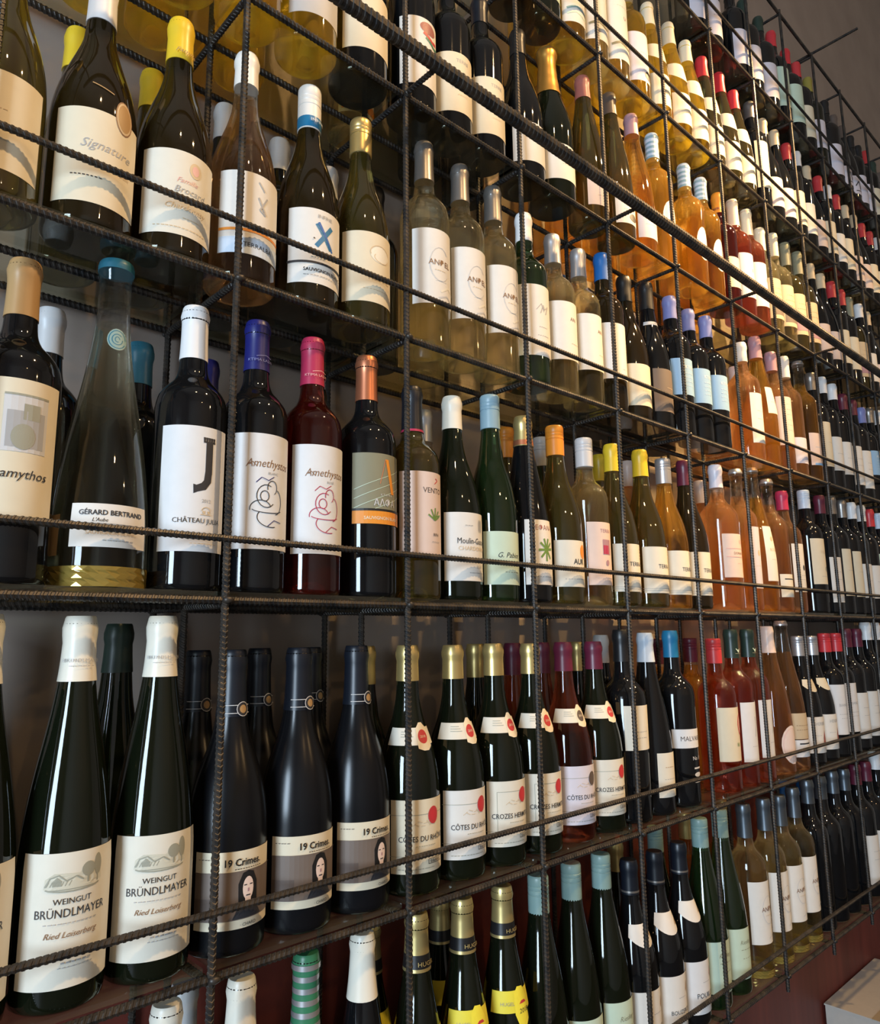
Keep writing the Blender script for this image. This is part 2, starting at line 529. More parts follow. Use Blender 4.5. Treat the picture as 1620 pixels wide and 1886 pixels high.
TXT = {}
def text_geo(s, shear=0.0, bold=0.0):
    key = (s, shear, bold)
    if key in TXT:
        return TXT[key]
    cu = bpy.data.curves.new('lettering', 'FONT')
    cu.body = s
    cu.size = 1.0
    cu.shear = shear
    cu.offset = bold
    cu.resolution_u = 2
    cu.align_x = 'CENTER'
    ob = bpy.data.objects.new('lettering_source', cu)
    COL.objects.link(ob)
    bpy.context.view_layer.update()
    dg = bpy.context.evaluated_depsgraph_get()
    me = ob.evaluated_get(dg).to_mesh()
    vs_ = [(p.co.x, p.co.y) for p in me.vertices]
    fs_ = [tuple(p.vertices) for p in me.polygons]
    ob.evaluated_get(dg).to_mesh_clear()
    bpy.data.objects.remove(ob, do_unlink=True)
    bpy.data.curves.remove(cu)
    TXT[key] = (vs_, fs_)
    return TXT[key]

# decal primitives in label coordinates: u metres right of the label's middle, v metres above its lower edge
def T(s, u, v, size, c, shear=0.0, bold=0.0, sx=1.0):
    return ('T', c, s, u, v, size, shear, bold, sx)
def E_(u, v, ru, rv, c):
    return ('E', c, u, v, ru, rv)
def Q(u0, v0, u1, v1, c):
    return ('Q', c, u0, v0, u1, v1)
def L(pts, w, c):
    return ('L', c, pts, w)
def F(u, v, width, n, c, h=0.0009, seed=1):
    """a line of fine print too small to read"""
    rr = random.Random(seed + int(v * 1e5))
    return [Q(u - width / 2 + width * (k + 0.08) / n, v, u - width / 2 + width * (k + rr.uniform(.6, .92)) / n, v + h, c) for k in range(n)]
def P(pts, c):
    return ('P', c, pts)

def decal_geo(items, rf, rref, zbase, eps):
    v, f = [], []
    def put(u, vv):
        v.append(wrap(rf, u, zbase + vv, eps, rref))
        return len(v) - 1
    for it in items:
        k = it[0]
        if k == 'T':
            _, c, s, u, vv, size, shear, bold, sx = it
            tv, tf = text_geo(s, shear, bold)
            n = len(v)
            for (x, y) in tv:
                put(u + x * size * sx, vv + y * size)
            f += [tuple(n + i for i in q) for q in tf]
        elif k == 'E':
            _, c, u, vv, ru, rv = it
            n = len(v)
            put(u, vv)
            S, RN = 18, 2 if ru < .006 else 4
            for r in range(1, RN + 1):
                for j in range(S):
                    a = 2 * math.pi * j / S
                    put(u + ru * r / RN * math.cos(a), vv + rv * r / RN * math.sin(a))
            for j in range(S):
                f.append((n, n + 1 + j, n + 1 + (j + 1) % S))
                for r in range(1, RN):
                    a0 = n + 1 + (r - 1) * S
                    b0 = a0 + S
                    f.append((a0 + j, b0 + j, b0 + (j + 1) % S, a0 + (j + 1) % S))
        elif k == 'Q':
            _, c, u0, v0, u1, v1 = it
            nu = max(1, int(abs(u1 - u0) / 0.005))
            n = len(v)
            for j in range(nu + 1):
                u = u0 + (u1 - u0) * j / nu
                put(u, v0)
                put(u, v1)
            for j in range(nu):
                f.append((n + 2 * j, n + 2 * j + 2, n + 2 * j + 3, n + 2 * j + 1))
        elif k == 'L':
            _, c, pts, w = it
            for (a, b) in zip(pts, pts[1:]):
                dx, dy = b[0] - a[0], b[1] - a[1]
                ln = math.hypot(dx, dy) or 1e-6
                px, py = -dy / ln * w / 2, dx / ln * w / 2
                ns = max(1, int(abs(dx) / 0.003))
                n = len(v)
                for q in range(ns + 1):
                    x_, y_ = a[0] + dx * q / ns, a[1] + dy * q / ns
                    put(x_ - px, y_ - py); put(x_ + px, y_ + py)
                for q in range(ns):
                    f.append((n + 2 * q, n + 2 * q + 2, n + 2 * q + 3, n + 2 * q + 1))
        elif k == 'P':
            _, c, pts = it
            dense = []
            for (a, b) in zip(pts, pts[1:] + pts[:1]):
                ns = max(1, int(abs(b[0] - a[0]) / 0.003))
                dense += [(a[0] + (b[0] - a[0]) * q / ns, a[1] + (b[1] - a[1]) * q / ns) for q in range(ns)]
            n = len(v)
            cx = sum(p[0] for p in pts) / len(pts)
            cy = sum(p[1] for p in pts) / len(pts)
            put(cx, cy)
            RN, S = 3, len(dense)
            for r in range(1, RN + 1):
                for p in dense:
                    put(cx + (p[0] - cx) * r / RN, cy + (p[1] - cy) * r / RN)
            area = sum(p[0] * q[1] - q[0] * p[1] for p, q in zip(dense, dense[1:] + dense[:1]))
            for j in range(S):
                k2 = (j + 1) % S
                fs = [(n, n + 1 + j, n + 1 + k2)]
                for r in range(1, RN):
                    a0 = n + 1 + (r - 1) * S
                    fs.append((a0 + j, a0 + S + j, a0 + S + k2, a0 + k2))
                f += fs if area > 0 else [tuple(reversed(q)) for q in fs]
    return v, f

def arc(cx, cy, rx, ry, a0, a1, n=10):
    return [(cx + rx * math.cos(math.radians(a0 + (a1 - a0) * i / n)), cy + ry * math.sin(math.radians(a0 + (a1 - a0) * i / n))) for i in range(n + 1)]

SPECS = {}
def spec(key, kind, H, R, glass_, cap, labels=(), d='', bands=(), clear_neck=False, name='wine_bottle', facets=None):
    """cap = (colour, length, style); labels = list of dicts; bands = coloured rings on the cap (from,to fraction of cap length from its top, colour)"""
    SPECS[key] = dict(kind=kind, H=H, R=R, glass=glass_, cap=cap, labels=labels, d=d, bands=bands, clear=clear_neck, name=name, facets=facets)

def LB(z0, z1, half, col, dec=(), name='label', off=0.0, top=None, bot=None):
    flat = []
    for x in dec:
        if isinstance(x, list):
            flat += x
        else:
            flat.append(x)
    return dict(z0=z0, z1=z1, half=half, col=col, dec=flat, name=name, off=off, top=top, bot=bot)

BUILT = {}
def build(key):
    if key in BUILT:
        return BUILT[key]
    s = SPECS[key]
    H, R = s['H'], s['R']
    pts = profile(s['kind'], H, R)
    rf = rad_fn(pts)
    parts = []            # (name, mesh, parent index, label)
    gk = s['glass']
    caplen = s['cap'][1] if s['cap'] else 0
    if s['clear']:
        gm = lathe('bottle_glass', pts, [gmat(gk), gmat('clear')], fill=0.80 * H)
    else:
        gm = lathe('bottle_glass', pts, [gmat(gk)])
    parts.append(('bottle_glass', gm, None, None))
    if s.get('facets'):                                      # faceted gold ring round the foot, imitating light sparkling through the base glass
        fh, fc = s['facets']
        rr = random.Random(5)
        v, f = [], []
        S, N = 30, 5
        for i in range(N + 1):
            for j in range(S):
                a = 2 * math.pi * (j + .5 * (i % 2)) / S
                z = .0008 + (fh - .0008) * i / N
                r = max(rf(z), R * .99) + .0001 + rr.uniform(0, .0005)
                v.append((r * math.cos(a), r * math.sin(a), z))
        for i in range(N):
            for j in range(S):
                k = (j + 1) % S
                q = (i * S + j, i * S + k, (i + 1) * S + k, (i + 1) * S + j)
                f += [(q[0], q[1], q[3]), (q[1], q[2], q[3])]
        parts.append(('glint_ring', mesh_from('glint_ring', v, f, [paper('foot_' + fc, COLR[fc], .12, .55)], smooth=False), None, None))
    if s['cap']:
        cc, cl, style = s['cap']
        e = 0.0009
        cp = []
        zs = H - cl
        n = 8 if style != 'screw' else 10
        cp.append((rf(zs) + 0.0001, zs))
        for i in range(n + 1):
            z = zs + (H - 0.003 - zs) * i / n
            cp.append((max(rf(z), 0.0128) + e, z))
        if style == 'screw':                                     # straight skirt with a pressed ring and thread grooves
            r0 = 0.0157
            cp = [(r0 - 0.0008, zs), (r0, zs + 0.0006), (r0, H - cl * 0.46), (r0 - 0.0008, H - cl * 0.45), (r0 - 0.0008, H - cl * 0.43), (r0, H - cl * 0.42),
                  (r0, H - cl * 0.34), (r0 - 0.0006, H - cl * 0.33), (r0, H - cl * 0.31), (r0, H - cl * 0.24), (r0 - 0.0006, H - cl * 0.23), (r0, H - cl * 0.21), (r0, H - 0.002)]
        top_r = cp[-1][0]
        cp += [(top_r - 0.0004, H - 0.0008), (top_r - 0.0015, H + 0.0012), (0.0005, H + 0.0012)]
        if style == 'foil':                                      # crumpled champagne foil with muselet bulge
            cp = [(rf(zs) + .0002, zs)]
            for i in range(13):
                z = zs + (H - .004 - zs) * i / 12
                bulge = .0024 if z > H - .022 else 0
                cp.append((rf(z) + .0012 + bulge + .0004 * math.sin(i * 2.3), z))
            cp += [(.0165, H + .001), (.012, H + .004), (.0005, H + .005)]
        ci = cap_i = len(parts)
        cap_name = {'screw': 'screw_cap', 'foil': 'foil', 'stopper': 'stopper'}.get(style, 'capsule')
        parts.append((cap_name, lathe(cap_name, cp, [cmat(cc, 'cap')], seg=24, sharp=38), None, None))
        for (t0, t1, bc) in s['bands']:
            za, zb = H - cl * t1, H - cl * t0
            ring = []
            for q in range(5):
                z = za + (zb - za) * q / 4
                rr = [p for p in cp if p[1] <= z]
                r = 0.0157 if style == 'screw' else max(rf(z), 0.0128) + e
                ring.append((r + 0.0003, z))
            v, f = [], []
            for (r, z) in ring:
                for j in range(24):
                    a = 2 * math.pi * j / 24
                    v.append((r * math.cos(a), r * math.sin(a), z))
            for i in range(4):
                for j in range(24):
                    k = (j + 1) % 24
                    f.append((i * 24 + j, i * 24 + k, (i + 1) * 24 + k, (i + 1) * 24 + j))
            parts.append(('cap_band', mesh_from('cap_band', v, f, [cmat(bc, 'cap')]), ci, None))
    for lb in s['labels']:
        zmid = 0.5 * (lb['z0'] + lb['z1'])
        rref = rf(zmid)
        half = math.radians(lb['half']) * rref
        off = math.radians(lb['off']) * rref
        e0 = 0.0004 + (0.0024 if lb['name'] == 'cap_print' else 0)
        if lb['col'] is not None:
            nv = max(2, int((lb['z1'] - lb['z0']) / 0.012))
            me = patch(lb['name'], rf, rref, off - half, off + half, lb['z0'], lb['z1'], e0, cmat(lb['col']), nv=nv, top=lb['top'], bot=lb['bot'])
            li = len(parts)
            parts.append((lb['name'], me, None, None))
        else:
            li = 0 if lb['name'] != 'cap_print' else cap_i
        groups = []
        for it in lb['dec']:
            for g in groups[-1:]:
                if g[0] == it[1]:
                    g[1].append(it)
                    break
            else:
                groups.append((it[1], [it]))
        # merge groups of one colour when nothing overlaps them is not needed: layers keep their order
        for gi, (c, items) in enumerate(groups):
            if off:
                items = [shift(it, off) for it in items]
            v, f = decal_geo(items, rf, rref, lb['z0'], e0 + 0.0003 + 0.00012 * gi)
            nm = 'lettering' if any(i[0] == 'T' for i in items) else 'print'
            parts.append((nm, mesh_from(nm, v, f, [cmat(c, 'print')], smooth=False), li, None))
    BUILT[key] = parts
    return parts

def shift(it, off):
    it = list(it)
    if it[0] == 'T':
        it[3] += off
    elif it[0] == 'E':
        it[2] += off
    elif it[0] == 'Q':
        it[2] += off
        it[4] += off
    elif it[0] in 'LP':
        it[2] = [(a + off, b) for a, b in it[2]]
    return tuple(it)

# ---- second shelf -----------------------------------------------------------
def sketch_farm():
    c = 'sketch'
    d = [P([(-.024, .081), (-.020, .0785), (.0, .0775), (.020, .0785), (.025, .083), (.024, .094), (.017, .099), (.010, .097), (.004, .092), (-.006, .093), (-.016, .0935), (-.023, .089)], 'wash'), L(arc(0, .082, .024, .004, 200, 340), .0012, c), L([(-.023, .083), (-.019, .090), (-.012, .092), (-.006, .087), (.002, .090), (.008, .086)], .0011, c)]
    for k in range(7):
        d.append(L([(-.022 + .003 * k, .083), (-.020 + .003 * k, .087)], .0007, c))
    d += [E_(.012, .094, .006, .006, c), Q(.0112, .083, .0128, .09, c), E_(.021, .096, .0036, .009, c), Q(.0205, .082, .0215, .09, c),
          Q(-.017, .083, -.010, .0865, c), P([(-.018, .0865), (-.009, .0865), (-.0135, .0905)], c), L([(-.02, .080), (.02, .0795)], .0008, c)]
    return d
BR = [*sketch_farm(), T('WEINGUT', 0, .068, .0068, 'ink'), T('BRÜNDLMAYER', 0, .0575, .0100, 'ink', sx=.86), F(0, .052, .045, 12, 'grey', .0007),
      T('Ried Loiserberg', 0, .041, .0068, 'brownink', .35), F(.006, .020, .026, 6, 'grey', .0013), F(.006, .0165, .03, 9, 'grey', .0007)]
spec('riesling', 'flute', .336, .0395, 'dgreen', ('ivory', .060, 'capsule'),
     [LB(.020, .130, 66, 'ivory', BR), LB(.336 - .047, .336 - .030, 50, None, [T('BRÜNDLMAYER', 0, .005, .0045, 'grey'), F(0, .001, .02, 6, 'grey', .0006)], 'cap_print')],
     'tall dark green flute with ivory capsule and ivory farmhouse label')
def face19():
    x, v, k = .010, .0345, 1.32
    def p(*q):
        return [(x + a * k, v + c * k) for a, c in q]
    return [P(p((-.0075, -.014), (-.008, .006), (-.0045, .0135), (0, .0148), (.0045, .0135), (.008, .006), (.0085, -.014)), 'black'),
            P(p((-.012, -.0190), (-.009, -.013), (0, -.009), (.009, -.013), (.013, -.0190)), 'ink'),
            E_(x, v + .002 * k, .0046 * k, .0085 * k, 'blush'), P(p((-.002, -.012), (.002, -.012), (.0025, -.005), (-.0025, -.005)), 'blush'),
            *[Q(x + a * k, v + .0042 * k, x + (a + .0024) * k, v + .0050 * k, 'ink') for a in (-.0036, .0012)], Q(x - .0005 * k, v - .0005 * k, x + .0008 * k, v + .002 * k, 'mauve'), Q(x - .0018 * k, v - .0034 * k, x + .0018 * k, v - .0026 * k, 'ink')]
CR = [Q(-.0455, .0085, .0455, .0545, 'taupe'), Q(-.0455, .0085, -.02, .03, 'sepia'), *face19(), T('19 Crimes.', .004, .060, .0098, 'black', 0, .022, .92), F(.010, .0565, .03, 11, 'ink', .0008),
      F(-.033, .067, .016, 5, 'ink', .0006), T('· CHARD ·', .012, .0022, .0045, 'ink'), Q(-.0455, .0545, .0455, .0548, 'sepia')]
MED = [Q(-.0145, .0035, .0145, .0042, 'palegrey'), Q(-.0145, .0118, .0145, .0125, 'palegrey'), E_(.006, .008, .0065, .0078, 'palegrey'), E_(.006, .008, .0058, .007, 'ink'), E_(.006, .008, .0036, .0044, 'tan')]
spec('matte', 'burg', .301, .0415, 'matte', ('navy', .070, 'capsule'),
     [LB(.026, .100, 63, 'cream', CR), LB(.301 - .070, .301 - .054, 88, None, MED, 'cap_print')],
     'matte black burgundy bottle with portrait label, black ringed neck')
spec('matte_back', 'burg', .300, .0375, 'matte', ('navy', .070, 'capsule'),
     [LB(.300 - .070, .300 - .054, 88, None, MED, 'cap_print')], 'matte black bottle with medallion neck')

def guigal_neck(seal):
    return [LB(.176, .197, 84, 'ivory', [*[Q(-.024, .010 + .003 * k, -.008 - .002 * k, .0107 + .003 * k, 'sketch') for k in range(3)],
                                         P([(-.003, -.004), (-.004, .020), (.002, .027), (.008, .027), (.014, .021), (.017, -.002), (.011, -.007), (.004, -.007)], 'cream'),
                                         E_(.0055, .010, .0075, .0085, seal), T('2018', .0055, .0085, .0045, 'cream')], 'neck_label')]
def guigal_label(txt, col, seal, frame=False):
    d = [Q(-.046, .068, .046, .0686, 'sketch')] if not frame else [L([(-.030, .018), (-.030, .072), (.04, .072)], .0006, 'sketch')]
    return [LB(.026, .112, 62, col, [*d, *[L([(-.018 + .004 * k, .055 + .003 * (k % 3)), (-.012 + .004 * k, .059 - .004 * (k % 2))], .0007, 'beige') for k in range(9)],
                                     E_(.013, .066, .0088, .0105, seal), E_(.013, .066, .0052, .0065, 'red' if seal == 'scarlet' else 'sepia'), T(txt, 0, .037, .0092, 'ink', 0, .006, .88), F(.002, .031, .03, 9, 'sketch', .0008),
                                     L([(.004, .010), (.028, .010), (.028, .0155), (.004, .0155), (.004, .010)], .0006, 'ink'), T('E.GUIGAL', .016, .0112, .0042, 'ink', 0, .02), F(-.01, .005, .05, 12, 'sketch', .0007), Q(-.046, .020, .046, .0205, 'sketch')])]
for k, (cap, gl, txt, col, seal, fr, dd) in {
        'cdr_cream': ('gold', 'dgreen', 'CÔTES DU RHÔNE', 'cream', 'scarlet', 0, 'gold capped dark bottle, cream label under red seal, red sealed collar'),
        'cdr_white': ('gold', 'dgreen', 'CÔTES DU RHÔNE', 'warmwhite', 'scarlet', 0, 'gold capped dark bottle, white label under red seal, red sealed collar'),
        'crozes_gold': ('gold', 'dgreen', 'CROZES HERMITAGE', 'ivory', 'scarlet', 1, 'gold capped dark bottle, ivory framed label, red seal, red sealed collar'),
        'crozes_plum': ('plum', 'dgreen', 'CROZES HERMITAGE', 'ivory', 'scarlet', 0, 'plum capped dark bottle, ivory label, red sealed collar'),
        'cdr_rose': ('plum', 'pink', 'CÔTES DU RHÔNE', 'lilac', 'sepia', 0, 'plum capped rosé bottle, pale lilac label, brown sealed collar')}.items():
    spec(k, 'burg', .300, .0412, gl, (cap, .045, 'capsule'), guigal_neck(seal) + guigal_label(txt, col, seal, fr), dd)

def simple(key, kind, H, R, gl, cap, lab=None, d='', dec=(), neck=None, bands=(), clear=False, extra=(), name='wine_bottle'):
    ls = []
    if lab:
        ls.append(LB(lab[0], lab[1], lab[2], lab[3], dec, off=lab[4] if len(lab) > 4 else 0))
    if neck:
        ls.append(LB(neck[0], neck[1], neck[2], neck[3], neck[4] if len(neck) > 4 else (), 'neck_label', bot=(lambda s: -.016 * math.sin(math.pi * s)) if len(neck) > 5 else None))
    spec(key, kind, H, R, gl, cap, ls + list(extra), d, bands, clear, name)

def words(top, v, size, c='ink', n=3, w=.036, shear=0.0):
    return [T(top, 0, v, size, c, shear), *[F(0, v - .008 - .006 * k, w * (1 - .15 * k), 7 + k, 'grey', .0009) for k in range(n)]]

simple('s0_bord_black', 'bord', .321, .0385, 'black', ('black', .055, 'capsule'), (.118, .192, 48, 'ivory'), 'black bordeaux bottle with high narrow ivory label', [F(0, .03, .03, 6, 'grey'), F(0, .02, .025, 5, 'grey')])
simple('s0_paleblue', 'flute', .315, .0385, 'black', ('paleblue', .052, 'capsule'), (.030, .105, 40, 'ivory'), 'dark slim bottle with pale blue capsule, small ivory label', [F(0, .05, .025, 5, 'tan'), F(0, .03, .03, 6, 'grey')])
simple('s0_azure', 'bord', .319, .0390, 'black', ('azure', .050, 'capsule'), (.104, .138, 62, 'white'), 'black bottle with azure capsule and white name band', [T('MALVASIA', 0, .013, .012, 'sepia')],
       extra=[LB(.03, .09, 40, None, [T('No 11', .008, .052, .010, 'palegrey'), Q(-.002, .036, .018, .039, 'palegrey'), E_(.008, .026, .010, .004, 'palegrey'), Q(-.002, .012, .018, .015, 'palegrey')], 'label')])
simple('s0_amberback', 'bord', .303, .0380, 'amber', ('maroon', .052, 'screw'), None, 'amber wine bottle with dark maroon screw cap', clear=True)
simple('s0_redcap', 'bord', .302, .0385, 'pink', ('scarlet', .050, 'screw'), (.060, .165, 62, 'cream'), 'rosé bottle with red screw cap and red circle on cream label', [E_(.020, .070, .014, .022, 'scarlet'), E_(.020, .070, .010, .017, 'cream'), T('R', .02, .062, .02, 'scarlet'), T('RI', .004, .028, .011, 'leaf')])
simple('s0_stag', 'bord', .321, .0385, 'pink', ('darkgreen', .060, 'capsule'), (.050, .170, 42, 'white'), 'rosé bottle with dark capsule bearing white stag and tall white label', [L([(.006, .05), (.012, .075), (.008, .09)], .002, 'grey'), F(.004, .03, .02, 4, 'grey')],
       extra=[LB(.321 - .052, .321 - .030, 50, None, [L([(-.005, .012), (-.002, .008), (0, .004), (.002, .008), (.005, .012)], .0016, 'mint'), E_(0, .007, .002, .003, 'mint'), Q(-.007, .001, .007, .002, 'sage')], 'cap_print')])
simple('s0_pinkflute', 'flute', .328, .0395, 'rose', ('blush', .060, 'capsule'), None, 'rosé flute bottle with blush capsule and round blush label', extra=[LB(.02, .10, 40, None, [E_(.0, .045, .030, .042, 'blush'), E_(0, .045, .026, .036, 'pink'), E_(0, .045, .0252, .035, 'blush')], 'label')])
simple('s0_tallclear', 'flute', .341, .0390, 'rose', ('silver', .010, 'stopper'), (.070, .128, 60, 'beige'), 'tall clear necked rosé flute with beige and white labels', [F(0, .03, .05, 8, 'brownink'), F(0, .02, .05, 8, 'brownink')], clear=True,
       extra=[LB(.030, .068, 45, 'white', [Q(-.02, .028, .02, .031, 'ink'), T('CUVÉE', 0, .010, .011, 'grey')])])
simple('s0_silver', 'burg', .304, .0415, 'black', ('silver', .048, 'screw'), (.028, .112, 64, 'warmwhite'), 'black burgundy bottle with silver screw cap, white estate label', [T('HERBER', 0, .064, .011, 'grey'), P([(.004, .02), (.018, .02), (.018, .034), (.011, .052), (.004, .034)], 'rosewood'), F(-.012, .04, .02, 4, 'grey')], neck=(.186, .200, 55, 'cream', (), 1))
simple('s0_redcap_dark', 'bord', .310, .0385, 'black', ('red', .048, 'screw'), (.055, .180, 62, 'white'), 'black bottle with red screw cap and large white label', [T('BIANCO', 0, .07, .010, 'grey'), F(0, .05, .04, 7, 'grey'), F(0, .04, .03, 5, 'grey')])
simple('s0_striped', 'bord', .302, .0370, 'black', ('navy', .050, 'capsule'), None, 'black bottle with blue and silver striped capsule', bands=[(.1, .2, 'silver'), (.3, .4, 'silver'), (.5, .6, 'silver'), (.7, .8, 'silver')])

# ---- third shelf ------------------------------------------------------------
simple('s1_estate', 'bord', .315, .0395, 'black', ('tan', .058, 'capsule'), (.058, .186, 60, 'cream'), 'black bottle with tan capsule and cream label, grey estate picture',
       [Q(-.012, .060, .026, .112, 'palegrey'), Q(-.009, .064, .023, .098, 'grey'), E_(.005, .074, .010, .012, 'sketch'), Q(.004, .09, .018, .105, 'sketch'), Q(-.012, .112, .026, .114, 'sketch'), T('Tetramythos', -.002, .036, .012, 'ink', .25)])
simple('s1_petal', 'petal', .347, .0465, 'petal', ('teal', .010, 'stopper'), (.038, .080, 48, 'warmwhite'), 'wide based clear bottle with teal stopper and teal neck emblem',
       [Q(-.034, .0225, .034, .0230, 'grey'), T('GÉRARD BERTRAND', 0, .031, .0068, 'ink', 0, .02), T("L'Aube", -.012, .0245, .005, 'ink', .3), T('SAUVIGNON BLANC', .0, .012, .0052, 'beige'), F(.006, .006, .03, 7, 'grey')],
       clear=True, extra=[LB(.245, .275, 40, None, [E_(0, .012, .0095, .012, 'aqua'), L(arc(0, .012, .008, .010, 0, 330, 14), .001, 'teal'), L(arc(0, .012, .005, .006, 40, 360, 12), .001, 'teal'), L(arc(0, .012, .0022, .003, 0, 300, 8), .0009, 'teal')], 'neck_label'),
                          LB(.030, .070, 22, 'tan', [F(0, .032, .012, 3, 'ink'), F(0, .024, .012, 3, 'ink'), F(0, .016, .012, 3, 'ink')], 'back_label', off=-86)])
JD = [P([(.0085, .118), (.0165, .118), (.0165, .083), (.0085, .083)], 'ink'), P([(.0085, .086), (.0165, .086), (.0155, .074), (.010, .066), (-.002, .062), (-.0025, .069), (.0035, .071), (.0075, .076)], 'ink'), P([(-.003, .061), (-.0035, .071), (.0005, .070), (.001, .063)], 'ink'),
      *[P([(.0055 + .0028 * k, .118), (.0075 + .0028 * k, .118), (.0078 + .0028 * k, .1225), (.0052 + .0028 * k, .1225)], 'ink') for k in range(5)], Q(.0055, .1165, .0192, .1185, 'ink'),
      T('2012', .011, .052, .0052, 'grey'), L(arc(.011, .043, .005, .004, 0, 180, 6), .0008, 'beige'), Q(.005, .0385, .017, .0395, 'beige'), Q(.007, .040, .0095, .0430, 'beige'), Q(.0125, .040, .015, .043, 'beige'), T('CHÂTEAU JULIA', .003, .030, .0072, 'ink'), F(.01, .008, .03, 8, 'beige', .0007)]
simple('s1_j', 'bord', .320, .0385, 'black', ('white', .062, 'capsule'), (.040, .174, 58, 'white'), 'black bottle with white capsule and white label, big black letter J', JD)
def ameth(c):
    d = [T('Amethystos', .004, .093, .0135, 'brownink', .3, 0, .85), L([(-.022, .096), (-.016, .0985), (-.012, .094)], .0009, 'brownink'), T('BLANC' if c == 'royal' else 'ROSÉ', .008, .085, .0042, 'grey')]
    for (cx, cy, rx, ry, a0, a1) in ((0, .060, .011, .013, 60, 320), (.007, .070, .006, .008, -60, 200), (-.006, .045, .012, .010, 20, 190), (.006, .036, .016, .011, 150, 290), (.012, .054, .008, .014, -90, 80), (-.002, .060, .005, .006, 0, 360), (.002, .045, .018, .004, 190, 350)):
        d.append(L(arc(cx, cy, rx, ry, a0, a1, 12), .0009, 'ink' if c == 'royal' else c))
    d += [L([(-.012, .075), (-.006, .081), (.002, .078), (.009, .083)], .0008, c), L([(.002, .026), (.010, .033), (.020, .031)], .0008, c), F(.017, .010, .010, 3, 'grey', .0012)]
    return d
simple('s1_blue', 'bord', .326, .0385, 'black', ('royal', .062, 'capsule'), (.048, .180, 60, 'white'), 'black bottle with royal blue capsule, white label, blue line drawing', ameth('royal'), extra=[LB(.326 - .056, .326 - .040, 60, None, [T('KTIMA LAZARIDI', .003, .004, .0046, 'lavender'), L([(-.006, .010), (.004, .012), (.012, .010)], .0007, 'lavender')], 'cap_print')])
simple('s1_magenta', 'bord', .326, .0385, 'red', ('magenta', .062, 'capsule'), (.048, .180, 60, 'white'), 'rosé bottle with magenta capsule, white label, magenta line drawing', ameth('magenta'), extra=[LB(.326 - .056, .326 - .040, 60, None, [T('KTIMA LAZARIDI', .003, .004, .0046, 'pink'), L([(-.006, .010), (.004, .012), (.012, .010)], .0007, 'pink')], 'cap_print')])
simple('s1_alpha', 'bord', .325, .0400, 'black', ('copper', .062, 'capsule'), (.092, .184, 58, 'sage'), 'black bottle with copper capsule, sage label over orange band',
       [*[L([(-.038, .020 + .012 * k), (.038, .052 + .012 * k)], .0006, 'mint') for k in range(-1, 3)], P([(.004, .085), (.009, .085), (.020, .040), (.014, .040)], 'orange'), L([(.004, .085), (-.004, .052)], .0009, 'copper'), T('ΑΛΦΑ', .004, .0235, .0125, 'palegrey', 0, .01, .9), T('K T H M A', .006, .0365, .004, 'palegrey'),
        Q(-.0400, .0, .0400, .0165, 'orange'), Q(-.0400, .0165, .0400, .0195, 'black'), T('SAUVIGNON BLANC', .002, .0055, .0058, 'cream', 0, .01)])
simple('s1_plant', 'bord', .300, .0385, 'olive', ('navy', .066, 'capsule'), (.058, .172, 60, 'blush'), 'green bottle with navy capsule, red rim, pale label with green plant',
       [T('VENTO', .010, .085, .0105, 'sepia'), L([(.012, .098), (.018, .103), (.014, .106)], .0012, 'red'), *[L([(.012, .048), (.012 + .012 * math.cos(a), .052 + .013 * math.sin(a))], .0022, 'leaf') for a in (.2, .8, 1.5, 2.2, 2.9)], L([(.008, .052), (.026, .056)], .0016, 'leaf'), T('RPH', .014, .026, .006, 'ink'), F(.014, .018, .016, 4, 'grey')], bands=[(.95, 1.0, 'magenta')])
simple('s1_moulin', 'burg', .304, .0410, 'dgreen', ('ivory', .050, 'capsule'), (.027, .124, 60, 'warmwhite'), 'dark green bottle with ivory capsule, white label, grey crest',
       [Q(.012, .072, .022, .086, 'palegrey'), L([(.014, .07), (.014, .088)], .001, 'grey'), L([(.020, .07), (.020, .088)], .001, 'grey'), L([(.017, .07), (.017, .088)], .001, 'grey'), T('Moulin-Gassac', .003, .0525, .0118, 'ink', 0, 0, .8), T('CHARDONNAY', .006, .043, .0082, 'beige'), F(-.006, .078, .014, 3, 'grey'), T('2018', .012, .018, .006, 'grey'), F(.008, .011, .03, 8, 'grey')])
simple('s1_mint', 'burg', .323, .0385, 'green', ('steelblue', .054, 'screw'), (.025, .104, 58, 'mint'), 'green bottle with steel blue screw cap and mint label', [T('G. Pabiot', .002, .040, .011, 'ink', .35), F(.008, .018, .03, 6, 'sage')])
simple('s1_vine', 'flute', .305, .0395, 'black', ('brass', .050, 'capsule'), (.028, .130, 46, 'warmwhite'), 'black flute bottle with brass capsule, red ring, white label with leaves',
       [T('ΚΕΦΑΛΑ', 0, .086, .0105, 'rosewood'), *[L([(.006, .055), (.006 + .016 * math.cos(a), .055 + .018 * math.sin(a))], .0036, 'leaf') for a in (.1, .7, 1.3, 1.9, 2.5, 3.2, 3.9, 4.7, 5.4)], F(0, .012, .04, 8, 'grey')], bands=[(.80, .97, 'copper')])
simple('s1_orange', 'burg', .305, .0405, 'olive', ('orange', .052, 'screw'), (.028, .104, 58, 'ivory'), 'olive bottle with orange screw cap, ivory label, orange disc', [E_(.016, .058, .0085, .012, 'orange'), T('AUR', .004, .037, .0125, 'ink', 0, .012), F(0, .012, .05, 10, 'grey')])
